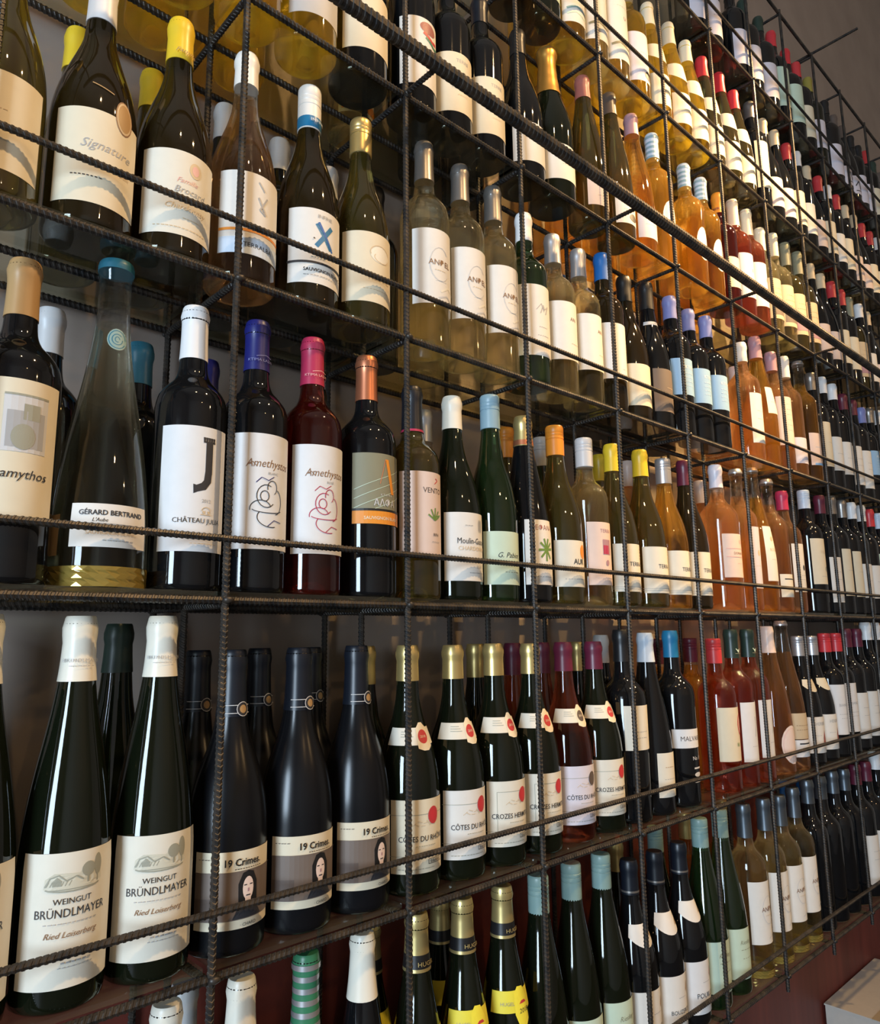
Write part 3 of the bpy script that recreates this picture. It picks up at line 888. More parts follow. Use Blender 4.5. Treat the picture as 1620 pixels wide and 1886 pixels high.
simple('s1_square', 'bord', .297, .0385, 'smoke', ('palegrey', .052, 'screw'), (.034, .142, 52, 'blush'), 'clear bottle with pale grey screw cap, blush label, magenta square', [T('TERRA', .002, .090, .009, 'mauve'), Q(-.007, .052, .013, .078, 'mauve'), Q(-.006, .053, .007, .068, 'magenta'), E_(.003, .038, .004, .005, 'mauve'), F(0, .012, .04, 8, 'palegrey')], clear=True)
TER = [T('TERRA', .003, .046, .0108, 'ink'), *[L([(.018, .060 + .006 * k), (.023, .063 + .006 * k)], .0022, 'beige') for k in range(4)], Q(-.045, .008, .045, .0087, 'grey'), Q(-.045, .0045, .045, .0052, 'grey')]
for kk, cp, gl, dd in (('yellow', 'yellow', 'olive', 'olive bottle with yellow capsule and plain ivory label'), ('silver', 'silver', 'amber', 'amber bottle with silver screw cap and plain ivory label'), ('red', 'maroon', 'brown', 'brown bottle with dark red capsule and plain ivory label')):
    simple('s1_terra_' + kk, 'burg', .304, .0405, gl, (cp, .052, 'screw' if kk == 'silver' else 'capsule'), (.026, .112, 60, 'ivory'), dd, TER)
simple('s1_bigrose', 'bord', .325, .0420, 'rose', ('lilac', .052, 'capsule'), (.070, .165, 50, 'blush'), 'broad rosé bottle with lilac capsule and ruled blush label', [E_(.012, .078, .006, .005, 'pink'), Q(-.03, .062, .03, .0635, 'pink'), T('DOMAINE', .004, .050, .0075, 'brownink'), Q(-.03, .044, .03, .0455, 'pink'), F(.006, .03, .02, 4, 'pink')], clear=True)
simple('s1_rose_a', 'bord', .329, .0400, 'rose', ('silver', .010, 'stopper'), (.05, .19, 30, 'lilac'), 'clear necked rosé bottle with tall lilac label', [E_(.004, .08, .005, .007, 'beige'), F(0, .05, .018, 3, 'beige')], clear=True)
simple('s1_rose_b', 'flute', .345, .0400, 'amber', ('silver', .010, 'stopper'), (.07, .20, 36, 'warmwhite'), 'tall clear necked amber rosé with long white label', [T('ROSÉ', 0, .07, .010, 'beige'), F(0, .05, .02, 4, 'grey'), E_(0, .10, .005, .006, 'beige')], clear=True)
simple('s1_rose_c', 'bord', .328, .0400, 'rose', ('silver', .010, 'stopper'), (.035, .09, 45, 'ivory'), 'clear necked rosé bottle with low ivory label', [Q(-.02, .042, .02, .0445, 'ink'), F(0, .02, .03, 6, 'grey')], clear=True)
simple('s1_magcap', 'bord', .308, .0385, 'rose', ('magenta', .048, 'capsule'), (.05, .17, 42, 'warmwhite'), 'rosé bottle with magenta capsule and white label', [E_(.006, .06, .005, .007, 'ink'), F(.002, .04, .02, 4, 'grey'), F(.002, .03, .02, 4, 'grey')])
simple('s1_greycap', 'bord', .329, .0385, 'black', ('paleblue', .050, 'screw'), (.075, .195, 56, 'cream'), 'black bottle with pale blue screw cap and tall cream label', [E_(.008, .04, .006, .007, 'sketch'), T('FINE', 0, .08, .012, 'beige'), F(0, .02, .03, 6, 'grey')])
simple('s1_maroon', 'bord', .322, .0385, 'black', ('maroon', .050, 'capsule'), (.03, .15, 50, 'warmwhite'), 'black bottle with maroon capsule and white label', [F(0, .08, .03, 6, 'grey'), F(0, .06, .03, 6, 'grey')])

SPECS['s1_petal']['facets'] = (.020, 'footgold')
# ---- fourth shelf -----------------------------------------------------------
simple('s2_oval', 'burg', .312, .0440, 'brown', ('white', .056, 'capsule'), (.022, .126, 60, 'cream'), 'brown burgundy bottle with white capsule, cream label, bronze oval medal',
       [T('Signature', .006, .060, .014, 'grey', .4), T('CHARDONNAY', .014, .040, .0056, 'beige'), F(-.012, .028, .03, 8, 'ink', .0011)],
       extra=[LB(.118, .165, 35, None, [E_(.022, .012, .0105, .020, 'brownink'), E_(.022, .012, .0092, .0185, 'beige'), E_(.022, .012, .008, .016, 'tan'), L([(-.012, .040), (.01, .034)], .0012, 'tan')], 'medal')])
simple('s2_yellow', 'burg', .314, .0425, 'brown', ('yellow', .056, 'capsule'), (.022, .122, 62, 'ivory'), 'brown burgundy bottle with bright yellow capsule and ivory crest label',
       [E_(.013, .081, .0072, .0095, 'beige'), E_(.013, .081, .0042, .006, 'pink'), T('Famille', .004, .062, .0085, 'pink', .4), T('Brocard', .008, .050, .011, 'grey', .3), T('Chardonnay', .004, .030, .0095, 'beige', .4), F(.010, .020, .02, 5, 'beige'), F(0, .008, .06, 14, 'beige')],
       extra=[LB(.314 - .053, .314 - .036, 40, None, [T('Famille', .003, .004, .008, 'tan', .4)], 'cap_print')])
simple('s2_rose', 'burg', .319, .0420, 'rose', ('warmwhite', .046, 'capsule'), (.030, .135, 58, 'warmwhite'), 'pink rosé burgundy bottle with white capsule and orange striped label',
       [Q(-.042, .028, .042, .0315, 'orange'), Q(-.042, .0, .042, .020, 'paleblue'), T('TERRALBA', .006, .009, .008, 'ink'), L([(.004, .075), (.014, .055), (.006, .060), (.016, .078)], .002, 'grey'), L([(.004, .095), (.012, .085)], .0015, 'grey')], clear=True)
XD = [L([(-.008, .081), (.012, .050)], .0062, 'azure'), L([(.013, .081), (-.009, .050)], .0058, 'azure'), L([(-.006, .083), (.014, .048)], .003, 'blue'), T('INFINE', .003, .089, .007, 'grey'), Q(-.046, .026, .046, .0290, 'ink'), T('SAUVIGNON BLANC', .004, .0155, .0062, 'ink', 0, .01), F(.0, .010, .05, 12, 'grey'), F(-.006, .034, .02, 5, 'azure'), E_(-.012, .06, .001, .001, 'ink')]
simple('s2_x', 'burg', .322, .0415, 'brown', ('warmwhite', .064, 'screw'), (.025, .126, 62, 'warmwhite'), 'brown bottle, blue brush stroke X label, blue banded white cap', XD, bands=[(.72, .97, 'azure')], extra=[LB(.322 - .060, .322 - .046, 50, None, [T('INFINE', .004, .005, .0065, 'white', 0, .01)], 'cap_print')])
simple('s2_gold', 'burg', .318, .0415, 'olive', ('gold', .054, 'screw'), (.028, .128, 62, 'cream'), 'olive bottle with gold screw cap and cream cloud label', [E_(.010, .070, .016, .012, 'ivory'), L(arc(.010, .072, .016, .011, 10, 200), .0014, 'beige'), L(arc(.012, .066, .012, .007, 150, 360), .0012, 'beige'), T('VILLARD', .010, .032, .0105, 'beige'), F(.004, .018, .04, 9, 'beige')])
AND = [L([(.004, .020), (.020, .030), (.036, .024)], .003, 'ivory'), L([(.0, .010), (.016, .016), (.034, .008)], .0025, 'palegrey'), L(arc(.004, .062, .017, .026, 40, 320, 14), .0012, 'palegrey'), T('ANĐEL', .004, .060, .0120, 'brownink', 0, .004), F(.004, .052, .02, 5, 'beige'), F(.006, .036, .02, 5, 'palegrey')]
for kk, cp, sh in (('s2_andel', 'pewter', .335), ('sm_andel', 'slate', .320)):
    simple(kk, 'bord', sh, .0375, 'white', (cp, .064, 'capsule'), (.062, .178, 60, 'warmwhite'), 'pale wine bottle with ' + ('pewter' if cp == 'pewter' else 'slate grey') + ' capsule and washed watercolour label', AND, clear=True)
SPECS['sm_andel']['facets'] = (.014, 'footgold')
simple('s2_m', 'bord', .315, .0385, 'green', ('white', .052, 'capsule'), (.045, .17, 60, 'warmwhite'), 'green bottle with white capsule and white monogram label', [T('M', .004, .075, .022, 'grey', .4), L([(-.01, .08), (.0, .092), (.006, .078)], .0012, 'grey'), F(.004, .05, .02, 5, 'grey'), F(.004, .035, .026, 6, 'grey'), F(.004, .025, .02, 5, 'grey')])
simple('s2_grey', 'bord', .305, .0375, 'white', ('silver', .056, 'capsule'), (.058, .165, 60, 'warmwhite'), 'pale wine bottle with silver capsule and plain white label', [T('AN', .008, .072, .010, 'brownink'), F(.012, .03, .02, 4, 'beige')], clear=True)
simple('s2_bluecap', 'bord', .325, .0375, 'brown', ('blue', .056, 'capsule'), (.06, .17, 60, 'white'), 'brown bottle with bright blue capsule and blank white label', [F(.01, .02, .02, 4, 'palegrey')])
simple('s2_black_a', 'burg', .308, .0410, 'brown', ('black', .055, 'capsule'), (.025, .110, 62, 'cream'), 'dark burgundy bottle with black capsule and cream label', [F(.006, .045, .024, 5, 'beige'), F(.006, .03, .03, 6, 'beige')])
simple('s2_black_b', 'burg', .320, .0410, 'black', ('black', .060, 'capsule'), (.03, .12, 50, 'taupe'), 'black burgundy bottle with black capsule and taupe label', [F(.006, .05, .024, 5, 'beige')], neck=(.222, .230, 80, 'palegrey'))
simple('s2_lav', 'bord', .317, .0385, 'black', ('lavender', .052, 'capsule'), (.085, .165, 60, 'skyblue'), 'black bottle with lavender capsule and sky blue label', [T('KTIMA', .004, .058, .010, 'white'), *[F(.004, .02 + .009 * k, .03, 5, 'paleblue') for k in range(4)]])
simple('s2_rose_a', 'bord', .304, .0385, 'rose', ('warmwhite', .050, 'capsule'), (.04, .165, 40, 'warmwhite'), 'rosé bottle with white capsule and tall white label', [F(0, .08, .02, 4, 'grey'), F(0, .06, .02, 4, 'grey')])
simple('s2_rose_b', 'flute', .340, .0400, 'amber', ('mauve', .058, 'capsule'), (.13, .20, 34, 'ivory'), 'amber flute bottle with mauve capsule and slanted ivory label', [F(0, .03, .02, 4, 'beige')])
simple('s2_rose_c', 'bord', .327, .0395, 'rose', ('mauve', .052, 'capsule'), (.065, .195, 60, 'blush'), 'rosé bottle with mauve capsule and long blush label', [*[F(.004, .04 + .014 * k, .036, 5, 'pink') for k in range(6)]])
simple('s2_rose_d', 'bord', .335, .0385, 'rose', ('warmwhite', .060, 'capsule'), (.03, .10, 50, 'lilac'), 'rosé bottle with slim white capsule and low lilac label', [F(0, .04, .03, 5, 'mauve'), F(0, .03, .03, 5, 'mauve')], clear=True)
simple('s2_rose_e', 'bord', .345, .0385, 'amber', ('silver', .010, 'stopper'), (.04, .13, 45, 'blush'), 'clear necked amber bottle with blush label', [F(0, .05, .03, 5, 'skyblue'), Q(-.02, .0, .02, .006, 'skyblue')], clear=True)
simple('s2_dark_e', 'bord', .334, .0385, 'black', ('pewter', .052, 'capsule'), (.05, .18, 40, 'cream'), 'black bottle with pewter capsule and tall cream label', [F(0, .07, .02, 4, 'grey')])

simple('s2_left', 'burg', .312, .0420, 'olive', ('gold', .054, 'capsule'), (.022, .122, 60, 'cream'), 'olive burgundy bottle with gold capsule and broad cream label', [F(-.006, .06, .03, 6, 'beige'), F(-.006, .045, .03, 6, 'beige')])
# ---- fifth shelf ------------------------------------------------------------
simple('s3_yellow', 'burg', .315, .0420, 'yellow', ('yellow', .05, 'capsule'), (.04, .13, 55, 'warmwhite'), 'yellow wine bottle with yellow capsule and white label', [F(0, .05, .03, 5, 'grey')])
simple('s3_yellow_g', 'burg', .315, .0420, 'yellow', ('gold', .05, 'capsule'), (.035, .11, 58, 'palegrey'), 'yellow wine bottle with gold capsule and grey label', [F(0, .05, .03, 5, 'grey')])
simple('s3_cream', 'burg', .315, .0430, 'black', ('black', .05, 'capsule'), (.036, .13, 58, 'cream'), 'black burgundy bottle with black capsule and plain cream label', [F(-.01, .06, .03, 5, 'beige')])
simple('s3_amberback', 'bord', .30, .0375, 'smoke', ('gold', .05, 'capsule'), (.02, .06, 60, 'cream'), 'pale bottle with gold capsule and low amber banded label', [Q(-.034, .006, .034, .022, 'orange'), T('MEZ', .0, .010, .010, 'ink')])
simple('s3_redgreen', 'bord', .315, .0385, 'black', ('navy', .05, 'capsule'), (.035, .15, 62, 'warmwhite'), 'black bottle with navy capsule, white label, red and green stroke', [E_(.006, .10, .016, .010, 'rosewood'), L([(-.004, .090), (.014, .082), (.026, .085)], .005, 'scarlet'), L([(.0, .083), (.018, .074), (.030, .078)], .004, 'green'), F(.004, .062, .03, 6, 'grey'), T('S', .004, .025, .024, 'palegrey', .3)])
FONT_ = [T('TERRE', .004, .088, .0085, 'grey'), *[Q(-.012 + .008 * k, .055, -.006 + .008 * k, .064, c) for k, c in enumerate(('yellow', 'gold', 'sketch', 'yellow'))], T('FONTERRA', .004, .040, .0078, 'grey'), F(.004, .030, .02, 5, 'beige')]
simple('s3_fonterra', 'bord', .312, .0385, 'black', ('navy', .05, 'capsule'), (.03, .135, 62, 'cream'), 'black bottle with navy capsule, cream label, row of gold squares', FONT_)
simple('s3_wave', 'burg', .315, .0415, 'black', ('black', .05, 'capsule'), (.03, .105, 62, 'warmwhite'), 'black burgundy bottle with white label low on its body', [F(.004, .05, .03, 6, 'beige')])
simple('s3_champ', 'champ', .328, .0440, 'dgreen', ('foilgold', .100, 'foil'), (.035, .105, 60, 'warmwhite'), 'champagne bottle with gold foil neck and white label', [F(.0, .05, .03, 6, 'beige'), F(0, .03, .02, 4, 'beige')], name='champagne_bottle')
simple('s3_flute_co', 'flute', .330, .0395, 'olive', ('rosewood', .050, 'capsule'), (.03, .10, 50, 'blush'), 'olive flute with rosewood capsule, blush label under orange band', [Q(-.03, .058, .03, .070, 'orange'), T('CONO', .0, .059, .009, 'rosewood'), F(0, .02, .03, 6, 'beige')])
simple('s3_flute_b', 'flute', .340, .0395, 'olive', ('sepia', .050, 'capsule'), (.03, .09, 46, 'warmwhite'), 'olive flute with dark brown capsule and white label', [F(0, .03, .03, 6, 'grey'), E_(.01, .015, .012, .008, 'ink')])
simple('s3_flute_c', 'flute', .336, .0395, 'amber', ('mauve', .050, 'capsule'), (.03, .085, 46, 'lilac'), 'amber flute with mauve capsule and lilac label', [F(0, .03, .03, 6, 'grey')])
simple('s3_stripe', 'bord', .325, .0390, 'amber', ('paleblue', .060, 'capsule'), None, 'amber bottle with blue and white striped capsule and oval white label', extra=[LB(.06, .15, 40, None, [E_(0, .045, .020, .042, 'warmwhite')], 'label')], bands=[(.12 + .2 * k, .22 + .2 * k, 'steelblue') for k in range(5)])
simple('s3_orangecap', 'bord', .317, .0390, 'red', ('orange', .055, 'capsule'), None, 'dark red bottle with orange capsule', bands=[(.75, .85, 'copper')], extra=[LB(.05, .13, 40, 'cream', [F(0, .04, .03, 6, 'grey')])])
simple('s3_creamcap', 'bord', .334, .0390, 'pink', ('cream', .075, 'capsule'), (.05, .17, 50, 'white'), 'rosé bottle with long cream capsule and bright white label', [T('R', .006, .07, .014, 'beige'), F(.006, .05, .02, 4, 'beige')])
simple('s3_dome', 'dome', .335, .0420, 'smoke', ('cream', .070, 'capsule'), (.045, .165, 62, 'beige'), 'round shouldered bottle with cream capsule and beige label', [Q(-.03, .012, .03, .045, 'taupe'), F(0, .09, .04, 7, 'tan'), F(0, .075, .05, 8, 'tan'), F(0, .06, .04, 7, 'tan'), Q(-.044, .048, .044, .050, 'tan')], clear=True)
simple('s3_dome_dark', 'dome', .335, .0420, 'olive', ('sage', .070, 'capsule'), (.045, .165, 62, 'beige'), 'dark round shouldered bottle with sage capsule and beige label', [Q(-.03, .012, .03, .055, 'mauve'), F(0, .09, .04, 7, 'tan'), F(0, .075, .05, 8, 'tan')])

# ---- sixth and top shelves --------------------------------------------------
simple('s4_dark', 'burg', .315, .0410, 'dgreen', ('black', .05, 'capsule'), (.04, .12, 58, 'mint'), 'dark green bottle with black capsule and mint label', [F(0, .04, .03, 5, 'sage')])
simple('s4_sea', 'flute', .322, .0390, 'yellow', ('mint', .05, 'capsule'), (.035, .12, 58, 'warmwhite'), 'yellow flute with mint capsule and white sea label', [L([(-.03, .03), (-.01, .036), (.01, .030), (.03, .036)], .005, 'aqua'), L([(-.03, .018), (-.01, .024), (.01, .018), (.03, .024)], .004, 'mint')])
simple('s4_tall', 'bord', .322, .0385, 'white', ('mint', .05, 'capsule'), (.045, .20, 60, 'warmwhite'), 'pale wine bottle with mint capsule and tall white label', [F(0, .13, .03, 5, 'grey'), T('U', .006, .10, .012, 'rosewood'), L([(-.03, .035), (-.01, .042), (.01, .034), (.03, .04)], .005, 'sage')], clear=True)
simple('s4_lilac', 'bord', .320, .0390, 'yellow', ('cream', .05, 'capsule'), (.04, .16, 60, 'lilac'), 'yellow wine bottle with cream capsule and lilac label', [F(.002, .07, .03, 5, 'grey'), F(.002, .05, .036, 6, 'lavender'), E_(.01, .018, .014, .010, 'ink')], clear=True)
simple('s4_cream', 'flute', .322, .0395, 'yellow', ('cream', .062, 'capsule'), (.03, .11, 60, 'cream'), 'yellow flute with long cream capsule, cream collar and cream label', [F(0, .055, .04, 7, 'beige')], neck=(.165, .195, 70, 'cream', [F(0, .012, .02, 4, 'beige')], 1))
simple('s4_red', 'flute', .328, .0395, 'olive', ('red', .060, 'capsule'), (.03, .11, 60, 'cream'), 'olive flute with red capsule, cream collar and cream label', [F(0, .055, .04, 7, 'beige')], neck=(.165, .195, 70, 'cream', [F(0, .012, .02, 4, 'beige')], 1))
simple('s4_grey', 'bord', .340, .0385, 'black', ('pewter', .050, 'capsule'), (.06, .20, 56, 'cream'), 'black bottle with pewter capsule and tall cream label', [F(0, .09, .03, 5, 'beige'), F(0, .07, .03, 5, 'beige')])
simple('s4_tan', 'burg', .335, .0400, 'black', ('beige', .050, 'capsule'), (.04, .13, 62, 'blush'), 'black burgundy bottle with beige capsule and blush label', [F(0, .05, .03, 6, 'beige')])
simple('s4_white', 'bord', .340, .0385, 'black', ('white', .050, 'capsule'), (.05, .15, 60, 'warmwhite'), 'black bottle with white capsule and white label', [F(0, .05, .03, 5, 'grey')])
simple('s4_scarlet', 'bord', .335, .0385, 'black', ('scarlet', .055, 'capsule'), (.05, .16, 60, 'cream'), 'black bottle with scarlet capsule and cream label', [F(0, .06, .03, 5, 'beige'), F(0, .04, .03, 5, 'beige')])
simple('s5_lilac', 'bord', .320, .0390, 'black', ('black', .05, 'capsule'), (.03, .14, 62, 'lilac'), 'black bottle with black capsule and lilac label', [F(0, .06, .03, 5, 'lavender')])
simple('s5_blush', 'bord', .325, .0390, 'black', ('darkgreen', .05, 'capsule'), (.04, .15, 62, 'lilac'), 'black bottle with dark green capsule and lilac label', [Q(.01, .03, .024, .04, 'mauve'), F(0, .07, .03, 5, 'grey')])
simple('s5_red', 'bord', .335, .0390, 'black', ('red', .055, 'capsule'), (.06, .19, 60, 'mint'), 'black bottle with red capsule and pale green label', [F(0, .06, .03, 5, 'sage')])
simple('s5_olive', 'bord', .335, .0390, 'dgreen', ('olive', .055, 'capsule'), (.06, .16, 60, 'lilac'), 'dark green bottle with olive capsule and lilac label', [F(0, .06, .03, 5, 'grey')])
simple('s5_script', 'burg', .320, .0400, 'black', ('sepia', .05, 'capsule'), (.03, .10, 62, 'lilac'), 'black burgundy bottle with dark script label', [L([(-.02, .03), (-.006, .05), (.004, .02), (.014, .048), (.024, .026)], .004, 'ink'), L([(-.02, .012), (.024, .016)], .003, 'ink')])

# ---- bottom shelf -----------------------------------------------------------
simple('sm_cream', 'flute', .323, .0390, 'black', ('ivory', .068, 'capsule'), (.02, .11, 60, 'ivory'), 'black flute with long ivory capsule and ivory label', [F(0, .05, .03, 5, 'grey')])
simple('sm_stripe', 'bord', .325, .0385, 'black', ('green', .070, 'capsule'), (.05, .15, 60, 'white'), 'black bottle with green and silver striped capsule', [F(0, .05, .03, 5, 'green')], bands=[(.12 + .17 * k, .20 + .17 * k, 'silver') for k in range(6)])
def YN():
    return LB(.174, .200, 78, 'lemon', [P([(-.009, -.002), (-.009, .022), (-.003, .030), (.007, .029), (.014, .016), (.013, -.012), (.005, -.022), (-.004, -.016)], 'lemon'), P([(-.002, .009), (.002, .0125), (.008, .0125), (.011, .009)], 'scarlet'), T('2018', .005, -.002, .008, 'ink', .1), T('HUGEL', -.019, .009, .006, 'sketch')], 'neck_label')
simple('sm_alsace', 'flute', .326, .0390, 'dgreen', ('brass', .064, 'capsule'), (.02, .11, 60, 'lemon'), 'dark flute with brass capsule, black neck band, bright yellow neck label', [F(0, .05, .03, 5, 'ink')], bands=[(.70, .94, 'black')],
       extra=[YN(), LB(.326 - .060, .326 - .045, 60, None, [T('HUGEL', .003, .0035, .007, 'brass')], 'cap_print')])
simple('sm_aqua', 'flute', .322, .0390, 'dgreen', ('aqua', .056, 'screw'), (.028, .115, 58, 'mint'), 'dark green flute with pale aqua screw cap and mint label', [F(.004, .05, .036, 5, 'sage'), F(.004, .035, .03, 5, 'sage'), T('Riesling', .0, .06, .010, 'sage', .3)])
simple('sm_aqua_green', 'flute', .322, .0390, 'green', ('aqua', .056, 'screw'), (.028, .115, 58, 'mint'), 'green flute with pale aqua screw cap and mint label', [F(.004, .05, .036, 5, 'sage'), F(.004, .035, .03, 5, 'sage'), T('Riesling', .0, .06, .010, 'sage', .3)])
simple('sm_boyer', 'burg', .295, .0400, 'black', ('navy', .052, 'capsule'), (.020, .105, 62, 'warmwhite'), 'black burgundy bottle with navy capsule and pointed white collar', [P([(.014, .06), (.019, .072), (.022, .062), (.018, .054)], 'tan'), F(.004, .05, .02, 5, 'grey'), T('BOUZERON', .002, .026, .009, 'ink'), F(.004, .014, .03, 6, 'grey')],
       neck=(.182, .200, 66, 'warmwhite', [P([(.010, -.004), (.014, .006), (.017, -.002)], 'tan')], 1), bands=[(.88, .94, 'pewter')])
simple('sm_pouilly', 'burg', .295, .0400, 'black', ('navy', .052, 'capsule'), (.020, .105, 62, 'white'), 'black burgundy bottle with navy capsule, pointed collar, white crested label', [P([(.014, .06), (.019, .072), (.022, .062), (.018, .054)], 'mauve'), F(.004, .05, .02, 5, 'grey'), T('POUILLY', .002, .026, .0115, 'ink'), F(.004, .014, .03, 6, 'grey')],
       neck=(.182, .200, 66, 'warmwhite', [P([(.010, -.004), (.014, .006), (.017, -.002)], 'tan')], 1), bands=[(.88, .94, 'pewter')])
simple('sm_dark', 'bord', .322, .0385, 'black', ('slate', .052, 'capsule'), None, 'plain black bottle with slate capsule')

# ---- plain bottles standing in the back row --------------------------------
def back(key, kind, H, gl, cap, dd, style='capsule', **kw):
    simple(key, kind, H, .0370, gl, (cap, .052, style), None, dd, **kw)
back('b_ivory', 'flute', .335, 'dgreen', 'ivory', 'dark flute with ivory capsule')
back('b_green', 'flute', .330, 'dgreen', 'darkgreen', 'dark green flute with dark green capsule')
back('b_gold', 'burg', .300, 'dgreen', 'gold', 'dark bottle with gold capsule')
back('b_plum', 'burg', .300, 'pink', 'plum', 'rosé bottle with plum capsule')
back('b_white', 'bord', .312, 'black', 'palegrey', 'black bottle with pale grey capsule')
back('b_teal', 'bord', .305, 'black', 'teal', 'black bottle with teal capsule')
back('b_royal', 'bord', .300, 'black', 'royal', 'black bottle with royal blue capsule')
back('b_black', 'bord', .300, 'black', 'black', 'black bottle with black capsule')
back('b_clear', 'bord', .310, 'white', 'silver', 'pale wine bottle with silver capsule', clear=True)
back('b_orange', 'burg', .300, 'olive', 'orange', 'olive bottle with orange screw cap', 'screw')
back('b_grey', 'burg', .300, 'green', 'palegrey', 'green bottle with pale grey screw cap', 'screw')
back('b_yellow', 'burg', .300, 'olive', 'yellow', 'olive bottle with yellow capsule')
back('b_blush', 'bord', .300, 'rose', 'blush', 'rosé bottle with blush capsule')
back('b_blue', 'bord', .305, 'black', 'blue', 'black bottle with blue capsule')
back('b_lav', 'bord', .305, 'black', 'lavender', 'black bottle with lavender capsule')
back('b_stripe', 'bord', .310, 'amber', 'paleblue', 'amber bottle with striped capsule', bands=[(.12 + .2 * k, .22 + .2 * k, 'steelblue') for k in range(5)])
back('b_red', 'flute', .320, 'olive', 'red', 'olive flute with red capsule')
back('b_amber', 'bord', .310, 'amber', 'amber' if False else 'gold', 'amber wine bottle with gold capsule')
back('b_yellowwine', 'burg', .310, 'yellow', 'gold', 'yellow wine bottle with gold capsule')
back('b_aqua', 'flute', .310, 'dgreen', 'aqua', 'dark green flute with aqua screw cap', 'screw')
simple('b_alsace', 'flute', .300, .0375, 'dgreen', ('brass', .060, 'capsule'), None, 'dark flute with brass capsule and yellow neck label', bands=[(.70, .94, 'black')],
       extra=[LB(.165, .195, 70, 'lemon', [P([(.003, .010), (.008, .0145), (.015, .014), (.017, .010)], 'scarlet')], 'neck_label')])

# ------------------------------------------------------------------ where each bottle stands
SHELF = {'Sm': 'bottom shelf', 'S0': 'second shelf up', 'S1': 'third shelf up', 'S2': 'fourth shelf up', 'S3': 'fifth shelf up', 'S4': 'sixth shelf up', 'S5': 'top shelf'}
YF, YBK = 0.0480, 0.1410
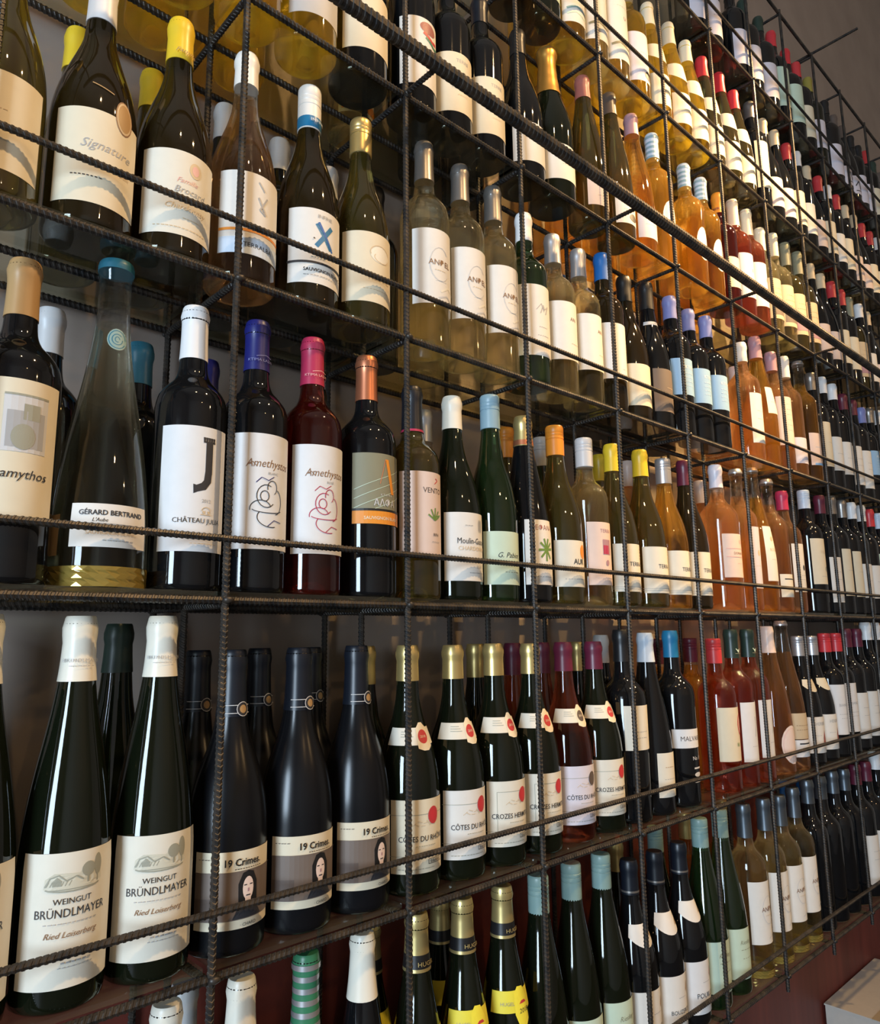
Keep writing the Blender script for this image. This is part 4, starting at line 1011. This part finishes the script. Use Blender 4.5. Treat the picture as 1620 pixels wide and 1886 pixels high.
# front row: (x in metres along the rack, height in metres or None, kind)
FRONT = {
 'S0': [(-.205, None, 'riesling'), (-.122, .335, 'riesling'), (-.041, .336, 'riesling'), (.042, .300, 'matte'), (.125, .301, 'matte'), (.209, .302, 'matte'), (.292, .301, 'cdr_cream'), (.374, .300, 'cdr_white'),
        (.457, .301, 'crozes_gold'), (.540, .300, 'crozes_gold'), (.622, .301, 'cdr_rose'), (.704, .301, 'crozes_plum'), (.785, .321, 's0_bord_black'), (.868, .315, 's0_paleblue'), (.961, .319, 's0_azure'),
        (1.132, .302, 's0_redcap'), (1.212, .321, 's0_stag'), (1.291, .321, 's0_stag'), (1.397, .328, 's0_pinkflute'), (1.477, .341, 's0_tallclear'), (1.577, .304, 's0_silver'), (1.660, .304, 's0_silver'), (1.742, .310, 's0_redcap_dark'), (1.821, .310, 's0_redcap_dark')],
 'S1': [(-.199, .315, 's1_estate'), (-.111, .347, 's1_petal'), (-.026, .320, 's1_j'), (.052, .326, 's1_blue'), (.130, .326, 's1_magenta'), (.219, .325, 's1_alpha'), (.299, .300, 's1_plant'), (.380, .304, 's1_moulin'), (.460, .323, 's1_mint'),
        (.540, .305, 's1_vine'), (.625, .305, 's1_orange'), (.705, .297, 's1_square'), (.795, .302, 's1_terra_yellow'), (.892, .307, 's1_terra_yellow'), (.978, .303, 's1_terra_silver'), (1.062, .312, 's1_terra_red'), (1.206, .325, 's1_bigrose'), (1.302, .329, 's1_rose_a'), (1.388, .345, 's1_rose_b'),
        (1.469, .328, 's1_rose_c'), (1.551, .308, 's1_magcap'), (1.695, .329, 's1_greycap'), (1.805, .328, 's1_maroon')],
 'S2': [(-.236, .312, 's2_left'), (-.146, .312, 's2_oval'), (-.058, .314, 's2_yellow'), (.027, .319, 's2_rose'), (.121, .322, 's2_x'), (.207, .318, 's2_gold'), (.325, .338, 's2_andel'), (.402, .335, 's2_andel'), (.479, .331, 's2_andel'), (.558, .315, 's2_m'),
        (.636, .305, 's2_grey'), (.713, .305, 's2_grey'), (.790, .325, 's2_bluecap'), (.871, .306, 's2_black_a'), (.954, .320, 's2_black_b'), (1.045, .318, 's2_lav'), (1.124, .312, 's2_lav'), (1.205, .320, 's2_lav'), (1.382, .304, 's2_rose_a'), (1.472, .345, 's2_rose_b'), (1.563, .327, 's2_rose_c'),
        (1.643, .335, 's2_rose_d'), (1.745, .348, 's2_rose_e'), (1.832, .334, 's2_dark_e')],
 'S3': [(-.150, None, 's3_yellow'), (-.062, None, 's3_yellow'), (.026, None, 's3_yellow_g'), (.113, None, 's3_yellow_g'), (.202, None, 's3_cream'), (.300, None, 's3_redgreen'), (.379, None, 's3_fonterra'), (.458, None, 's3_fonterra'), (.562, None, 's3_wave'), (.650, .332, 's3_champ'), (.758, .330, 's3_flute_co'),
        (.852, .343, 's3_flute_b'), (.934, .336, 's3_flute_c'), (1.016, .330, 's3_stripe'), (1.156, .320, 's3_stripe'), (1.236, .320, 's3_stripe'), (1.323, .317, 's3_orangecap'), (1.405, .334, 's3_creamcap'), (1.485, .339, 's3_creamcap'), (1.570, .320, 's3_dome'), (1.656, .338, 's3_dome'), (1.742, .342, 's3_dome_dark'), (1.828, .345, 's3_dome_dark')],
 'S4': [(.545, None, 's4_dark'), (.628, None, 's4_dark'), (.709, None, 's4_sea'), (.788, None, 's4_tall'), (.866, None, 's4_tall'), (.946, None, 's4_lilac'), (1.036, .318, 's4_cream'), (1.130, .324, 's4_cream'), (1.212, .324, 's4_cream'), (1.296, .328, 's4_red'), (1.390, .335, 's4_red'), (1.471, .327, 's4_red'), (1.571, .345, 's4_grey'),
        (1.655, None, 's4_tan'), (1.738, .340, 's4_tan'), (1.819, None, 's4_scarlet'), (1.898, .345, 's4_white'), (1.977, .333, 's4_tan'), (2.069, .338, 's4_scarlet'), (2.150, None, 's4_white'), (2.228, .339, 's4_scarlet')],
 'S5': [(1.260, None, 's5_lilac'), (1.341, None, 's5_lilac'), (1.505, None, 's5_blush'), (1.590, None, 's5_blush'), (1.697, .337, 's5_blush'), (1.790, .345, 's5_red'), (1.897, .345, 's5_red'), (1.980, .345, 's4_scarlet'), (2.079, .345, 's5_olive'), (2.223, .335, 's5_lilac')],
 'Sm': [(-.022, .322, 'sm_cream'), (.059, .322, 'sm_cream'), (.137, .325, 'sm_stripe'), (.216, .325, 'sm_cream'), (.302, .327, 'sm_alsace'), (.384, .326, 'sm_alsace'), (.463, .324, 'sm_alsace'), (.542, .321, 'sm_aqua'), (.621, .322, 'sm_aqua'), (.700, .320, 'sm_aqua'), (.782, .295, 'sm_boyer'),
        (.863, .293, 'sm_boyer'), (.944, .293, 'sm_pouilly'), (1.025, .322, 'sm_aqua_green'), (1.106, .326, 'sm_aqua_green'), (1.207, .321, 'sm_andel'), (1.302, .318, 'sm_andel'), (1.382, .313, 'sm_andel'), (1.458, .319, 'sm_andel'), (1.544, .325, 'sm_dark'), (1.624, .323, 'sm_dark')],
}
# back row
BACK = {
 'S0': [(-.215, .333, 'b_ivory'), (-.055, .330, 'b_green'), (.040, .299, 'matte_back'), (.122, .300, 'matte_back'), (.198, .300, 'matte_back'), (.290, .300, 'b_gold'), (.370, .300, 'b_gold'), (.515, .300, 'b_gold'), (.606, .300, 'b_plum'), (.684, .300, 'b_plum'), (.790, .300, 'b_gold'), (.866, .312, 'b_white'), (.950, .305, 'b_teal'), (1.070, .303, 's0_amberback'), (1.209, .303, 's0_amberback'), (1.86, .302, 's0_striped')],
 'S1': [(-.150, .313, 'b_white'), (-.050, .300, 'b_teal'), (.035, .300, 'b_royal'), (.200, .300, 'b_black'), (.405, .310, 'b_clear'), (.603, .320, 'b_orange'), (.703, .318, 'b_grey'), (.890, .315, 'b_yellow'), (.995, .318, 'b_blush'), (1.310, .320, 'b_blush'), (1.400, .315, 'b_blush'), (1.640, .31, 'b_blush')],
 'S2': [(-.145, .31, 'b_yellow'), (-.055, .305, 'b_yellow'), (.045, .310, 'b_white'), (.130, .300, 'b_white'), (.215, .29, 'b_white'), (.305, .300, 'b_black'), (.402, .310, 'b_clear'), (.79, .315, 'b_blue'), (.90, .300, 'b_blue'), (1.04, .31, 'b_lav'), (1.13, .31, 'b_lav'), (1.43, .31, 'b_blush'), (1.55, .31, 'b_blush')],
 'S3': [(-.140, None, 'b_yellowwine'), (-.058, None, 'b_yellowwine'), (.060, None, 'b_yellowwine'), (.255, .30, 's3_amberback'), (.40, .31, 'b_black'), (.51, .31, 'b_blue'), (.80, None, 'b_amber'), (.93, None, 'b_amber'), (1.08, .315, 'b_stripe'), (1.26, None, 'b_amber'), (1.36, None, 'b_amber')],
 'S4': [(.70, None, 'b_yellowwine'), (.80, None, 'b_yellowwine'), (.96, None, 'b_yellowwine'), (1.30, .32, 'b_red'), (1.55, .31, 'b_black')],
 'S5': [(1.40, None, 'b_black'), (1.60, None, 'b_green')],
 'Sm': [(.040, .290, 'b_white'), (.300, .290, 'b_alsace'), (.430, .295, 'b_alsace'), (.88, .29, 'b_gold'), (1.02, .29, 'b_aqua'), (1.14, .30, 'b_amber'), (1.31, .30, 'b_amber'), (1.63, .30, 'b_blue'), (1.75, .30, 'b_blue')],
}
# the shelves run on past the last bottle that can be made out
FILL = {'S0': ['s1_maroon', 's4_white', 's4_scarlet', 's5_olive'], 'S1': ['s2_dark_e', 's4_white', 's5_red', 's1_greycap'], 'S2': ['s4_white', 's1_maroon', 's2_lav', 's2_dark_e'],
        'S3': ['s4_tan', 's4_scarlet', 's3_dome_dark', 's4_white'], 'S4': ['s4_tan', 's4_scarlet', 's4_white', 's4_grey'], 'S5': ['s5_script', 's5_lilac', 's4_scarlet', 's5_blush'], 'Sm': ['sm_dark', 's1_maroon', 's4_white', 's5_olive']}
rng = random.Random(11)
for row, kinds in FILL.items():
    x = FRONT[row][-1][0]
    end = {'S5': 2.85, 'S4': 2.6}.get(row, 2.42)
    k = 0
    while x < end:
        kd = kinds[(k // 2 + k // 5) % len(kinds)]
        x += SPECS[FRONT[row][-1][2]]['R'] + SPECS[kd]['R'] + rng.uniform(.002, .008)
        FRONT[row].append((x, SPECS[kd]['H'] * rng.uniform(.99, 1.01), kd))
        k += 1

def settle(lst):
    """push neighbours apart until no two bottles touch"""
    L_ = sorted([list(a) for a in lst], key=lambda a: a[0])
    for _ in range(200):
        moved = False
        for a, b in zip(L_, L_[1:]):
            gap = SPECS[a[2]]['R'] + SPECS[b[2]]['R'] + 0.0015 - (b[0] - a[0])
            if gap > 1e-5:
                a[0] -= gap / 2
                b[0] += gap / 2
                moved = True
        if not moved:
            break
    return L_

CW = {'paleblue': 'pale blue', 'steelblue': 'steel blue', 'palegrey': 'pale grey', 'darkgreen': 'dark green', 'warmwhite': 'white', 'skyblue': 'sky blue', 'royal': 'royal blue'}
GW = {'black': 'black', 'dgreen': 'dark', 'brown': 'brown', 'olive': 'olive', 'green': 'green', 'matte': 'matte black', 'white': 'pale wine', 'yellow': 'yellow wine', 'amber': 'amber', 'rose': 'rosé', 'pink': 'rosé', 'red': 'dark rosé', 'smoke': 'pale', 'petal': 'clear'}

def capword(key):
    c = SPECS[key]['cap']
    return 'clear necked' if c[2] == 'stopper' and key != 's1_petal' else CW.get(c[0], c[0]) + ' capped'

def words_in(t):
    return len(t.replace(',', ' ').split())

COUNT = {}

def place(row, x, h, key, y, lab):
    s = SPECS[key]
    root = bpy.data.objects.new(s['name'], None)
    COL.objects.link(root)
    root.empty_display_size = 0.03
    root.location = (x, y, SZ[row] + SHELF_TOP)
    root.rotation_euler = (0, 0, math.radians(-7 + rng.uniform(-4, 4)))
    if h:
        root.scale = (1, 1, max(.94, min(1.06, h / s['H'])))
    root['label'] = lab
    root['category'] = 'bottle'
    root['kind_key'] = key
    COUNT.setdefault(lab, []).append(root)
    objs = []
    for (nm, me, par, pl) in build(key):
        o = bpy.data.objects.new(nm, me)
        COL.objects.link(o)
        o.parent = root if par is None else objs[par]
        objs.append(o)
    return root

def short(key):
    s = SPECS[key]
    lab = s['labels'][0]['col'] if s['labels'] and s['labels'][0]['col'] else None
    t = capword(key) + ' ' + GW[s['glass']] + ' bottle'
    return t + (', ' + CW.get(lab, lab) + ' label' if lab else '')

for row in FRONT:
    fr = settle(FRONT[row])
    keys = [a[2] for a in fr]
    for i, (x, h, key) in enumerate(fr):
        tail = ', on ' + SHELF[row]
        lab = SPECS[key]['d'] + tail
        if keys.count(key) > 1:
            lf = keys[i - 1] if i else None
            rt = keys[i + 1] if i + 1 < len(keys) else None
            nb = [k for k in (lf, rt) if k is not None and k != key]
            if not nb:
                lo, hi = i, i
                while lo > 0 and keys[lo - 1] == key:
                    lo -= 1
                while hi + 1 < len(keys) and keys[hi + 1] == key:
                    hi += 1
                ends = [(i - lo, keys[lo - 1])] if lo > 0 else []
                ends += [(hi - i, keys[hi + 1])] if hi + 1 < len(keys) else []
                dist, other = min(ends, key=lambda q: q[0])
                rel = ', ' + ('second', 'third', 'fourth', 'fifth')[dist] + ' from ' + capword(other) + ' one' if dist else ''
            elif len(nb) == 2 and capword(nb[0]) != capword(nb[1]):
                rel = ', between ' + capword(nb[0]).replace(' capped', '') + ' and ' + capword(nb[1]) + ' ones'
            else:
                rel = ', beside ' + capword(nb[0]) + ' ' + GW[SPECS[nb[0]]['glass']].split()[0] + ' one'
            for cand in (SPECS[key]['d'] + rel + tail, short(key) + rel + tail, short(key).split(',')[0] + rel + tail):
                lab = cand
                if words_in(cand) <= 16:
                    break
        place(row, x, h, key, max(YF - .003, SPECS[key]['R'] + .0072), lab)
    for (x, h, key) in settle(BACK.get(row, [])):
        near = min(fr, key=lambda a: abs(a[0] - x - .02))
        lab = SPECS[key]['d'] + ' behind ' + capword(near[2]) + ' bottle, ' + SHELF[row]
        if words_in(lab) > 16:
            lab = short(key) + ' behind ' + capword(near[2]) + ' one, ' + SHELF[row]
        place(row, x, h, key, YBK, lab)
KIND = {}
for lst in COUNT.values():
    for o in lst:
        KIND.setdefault(o['kind_key'], []).append(o)
for key, lst in KIND.items():
    for o in lst:
        del o['kind_key']
        if len(lst) > 1:
            o['group'] = short(key).replace(' bottle', ' bottles', 1)
for lab, lst in COUNT.items():
    if len({o.get('group') for o in lst}) > 1:
        for o in lst:
            o['group'] = lab

# ------------------------------------------------------------------ pale carton under the far end of the rack
cart = link('cardboard_carton', None, loc=(2.07, 0.04, 0))
cart['label'] = 'pale cardboard carton standing on the floor below the rack'
cart['category'] = 'box'
CARD = paper('pale_card', (0.55, 0.50, 0.44), 0.8)
link('carton_body', box_data('carton_body', [(-.20, -.14, 0, .20, .14, .515)], CARD), cart)
link('carton_flap', box_data('carton_flap', [(-.202, -.142, .515, .202, -.001, .519)], CARD), cart)
link('carton_flap', box_data('carton_flap', [(-.202, .001, .515, .202, .142, .519)], CARD), cart)
link('packing_tape', box_data('packing_tape', [(-.204, -.025, .519, .204, .025, .5203)], paper('tape', (.45, .36, .24), .35)), cart)
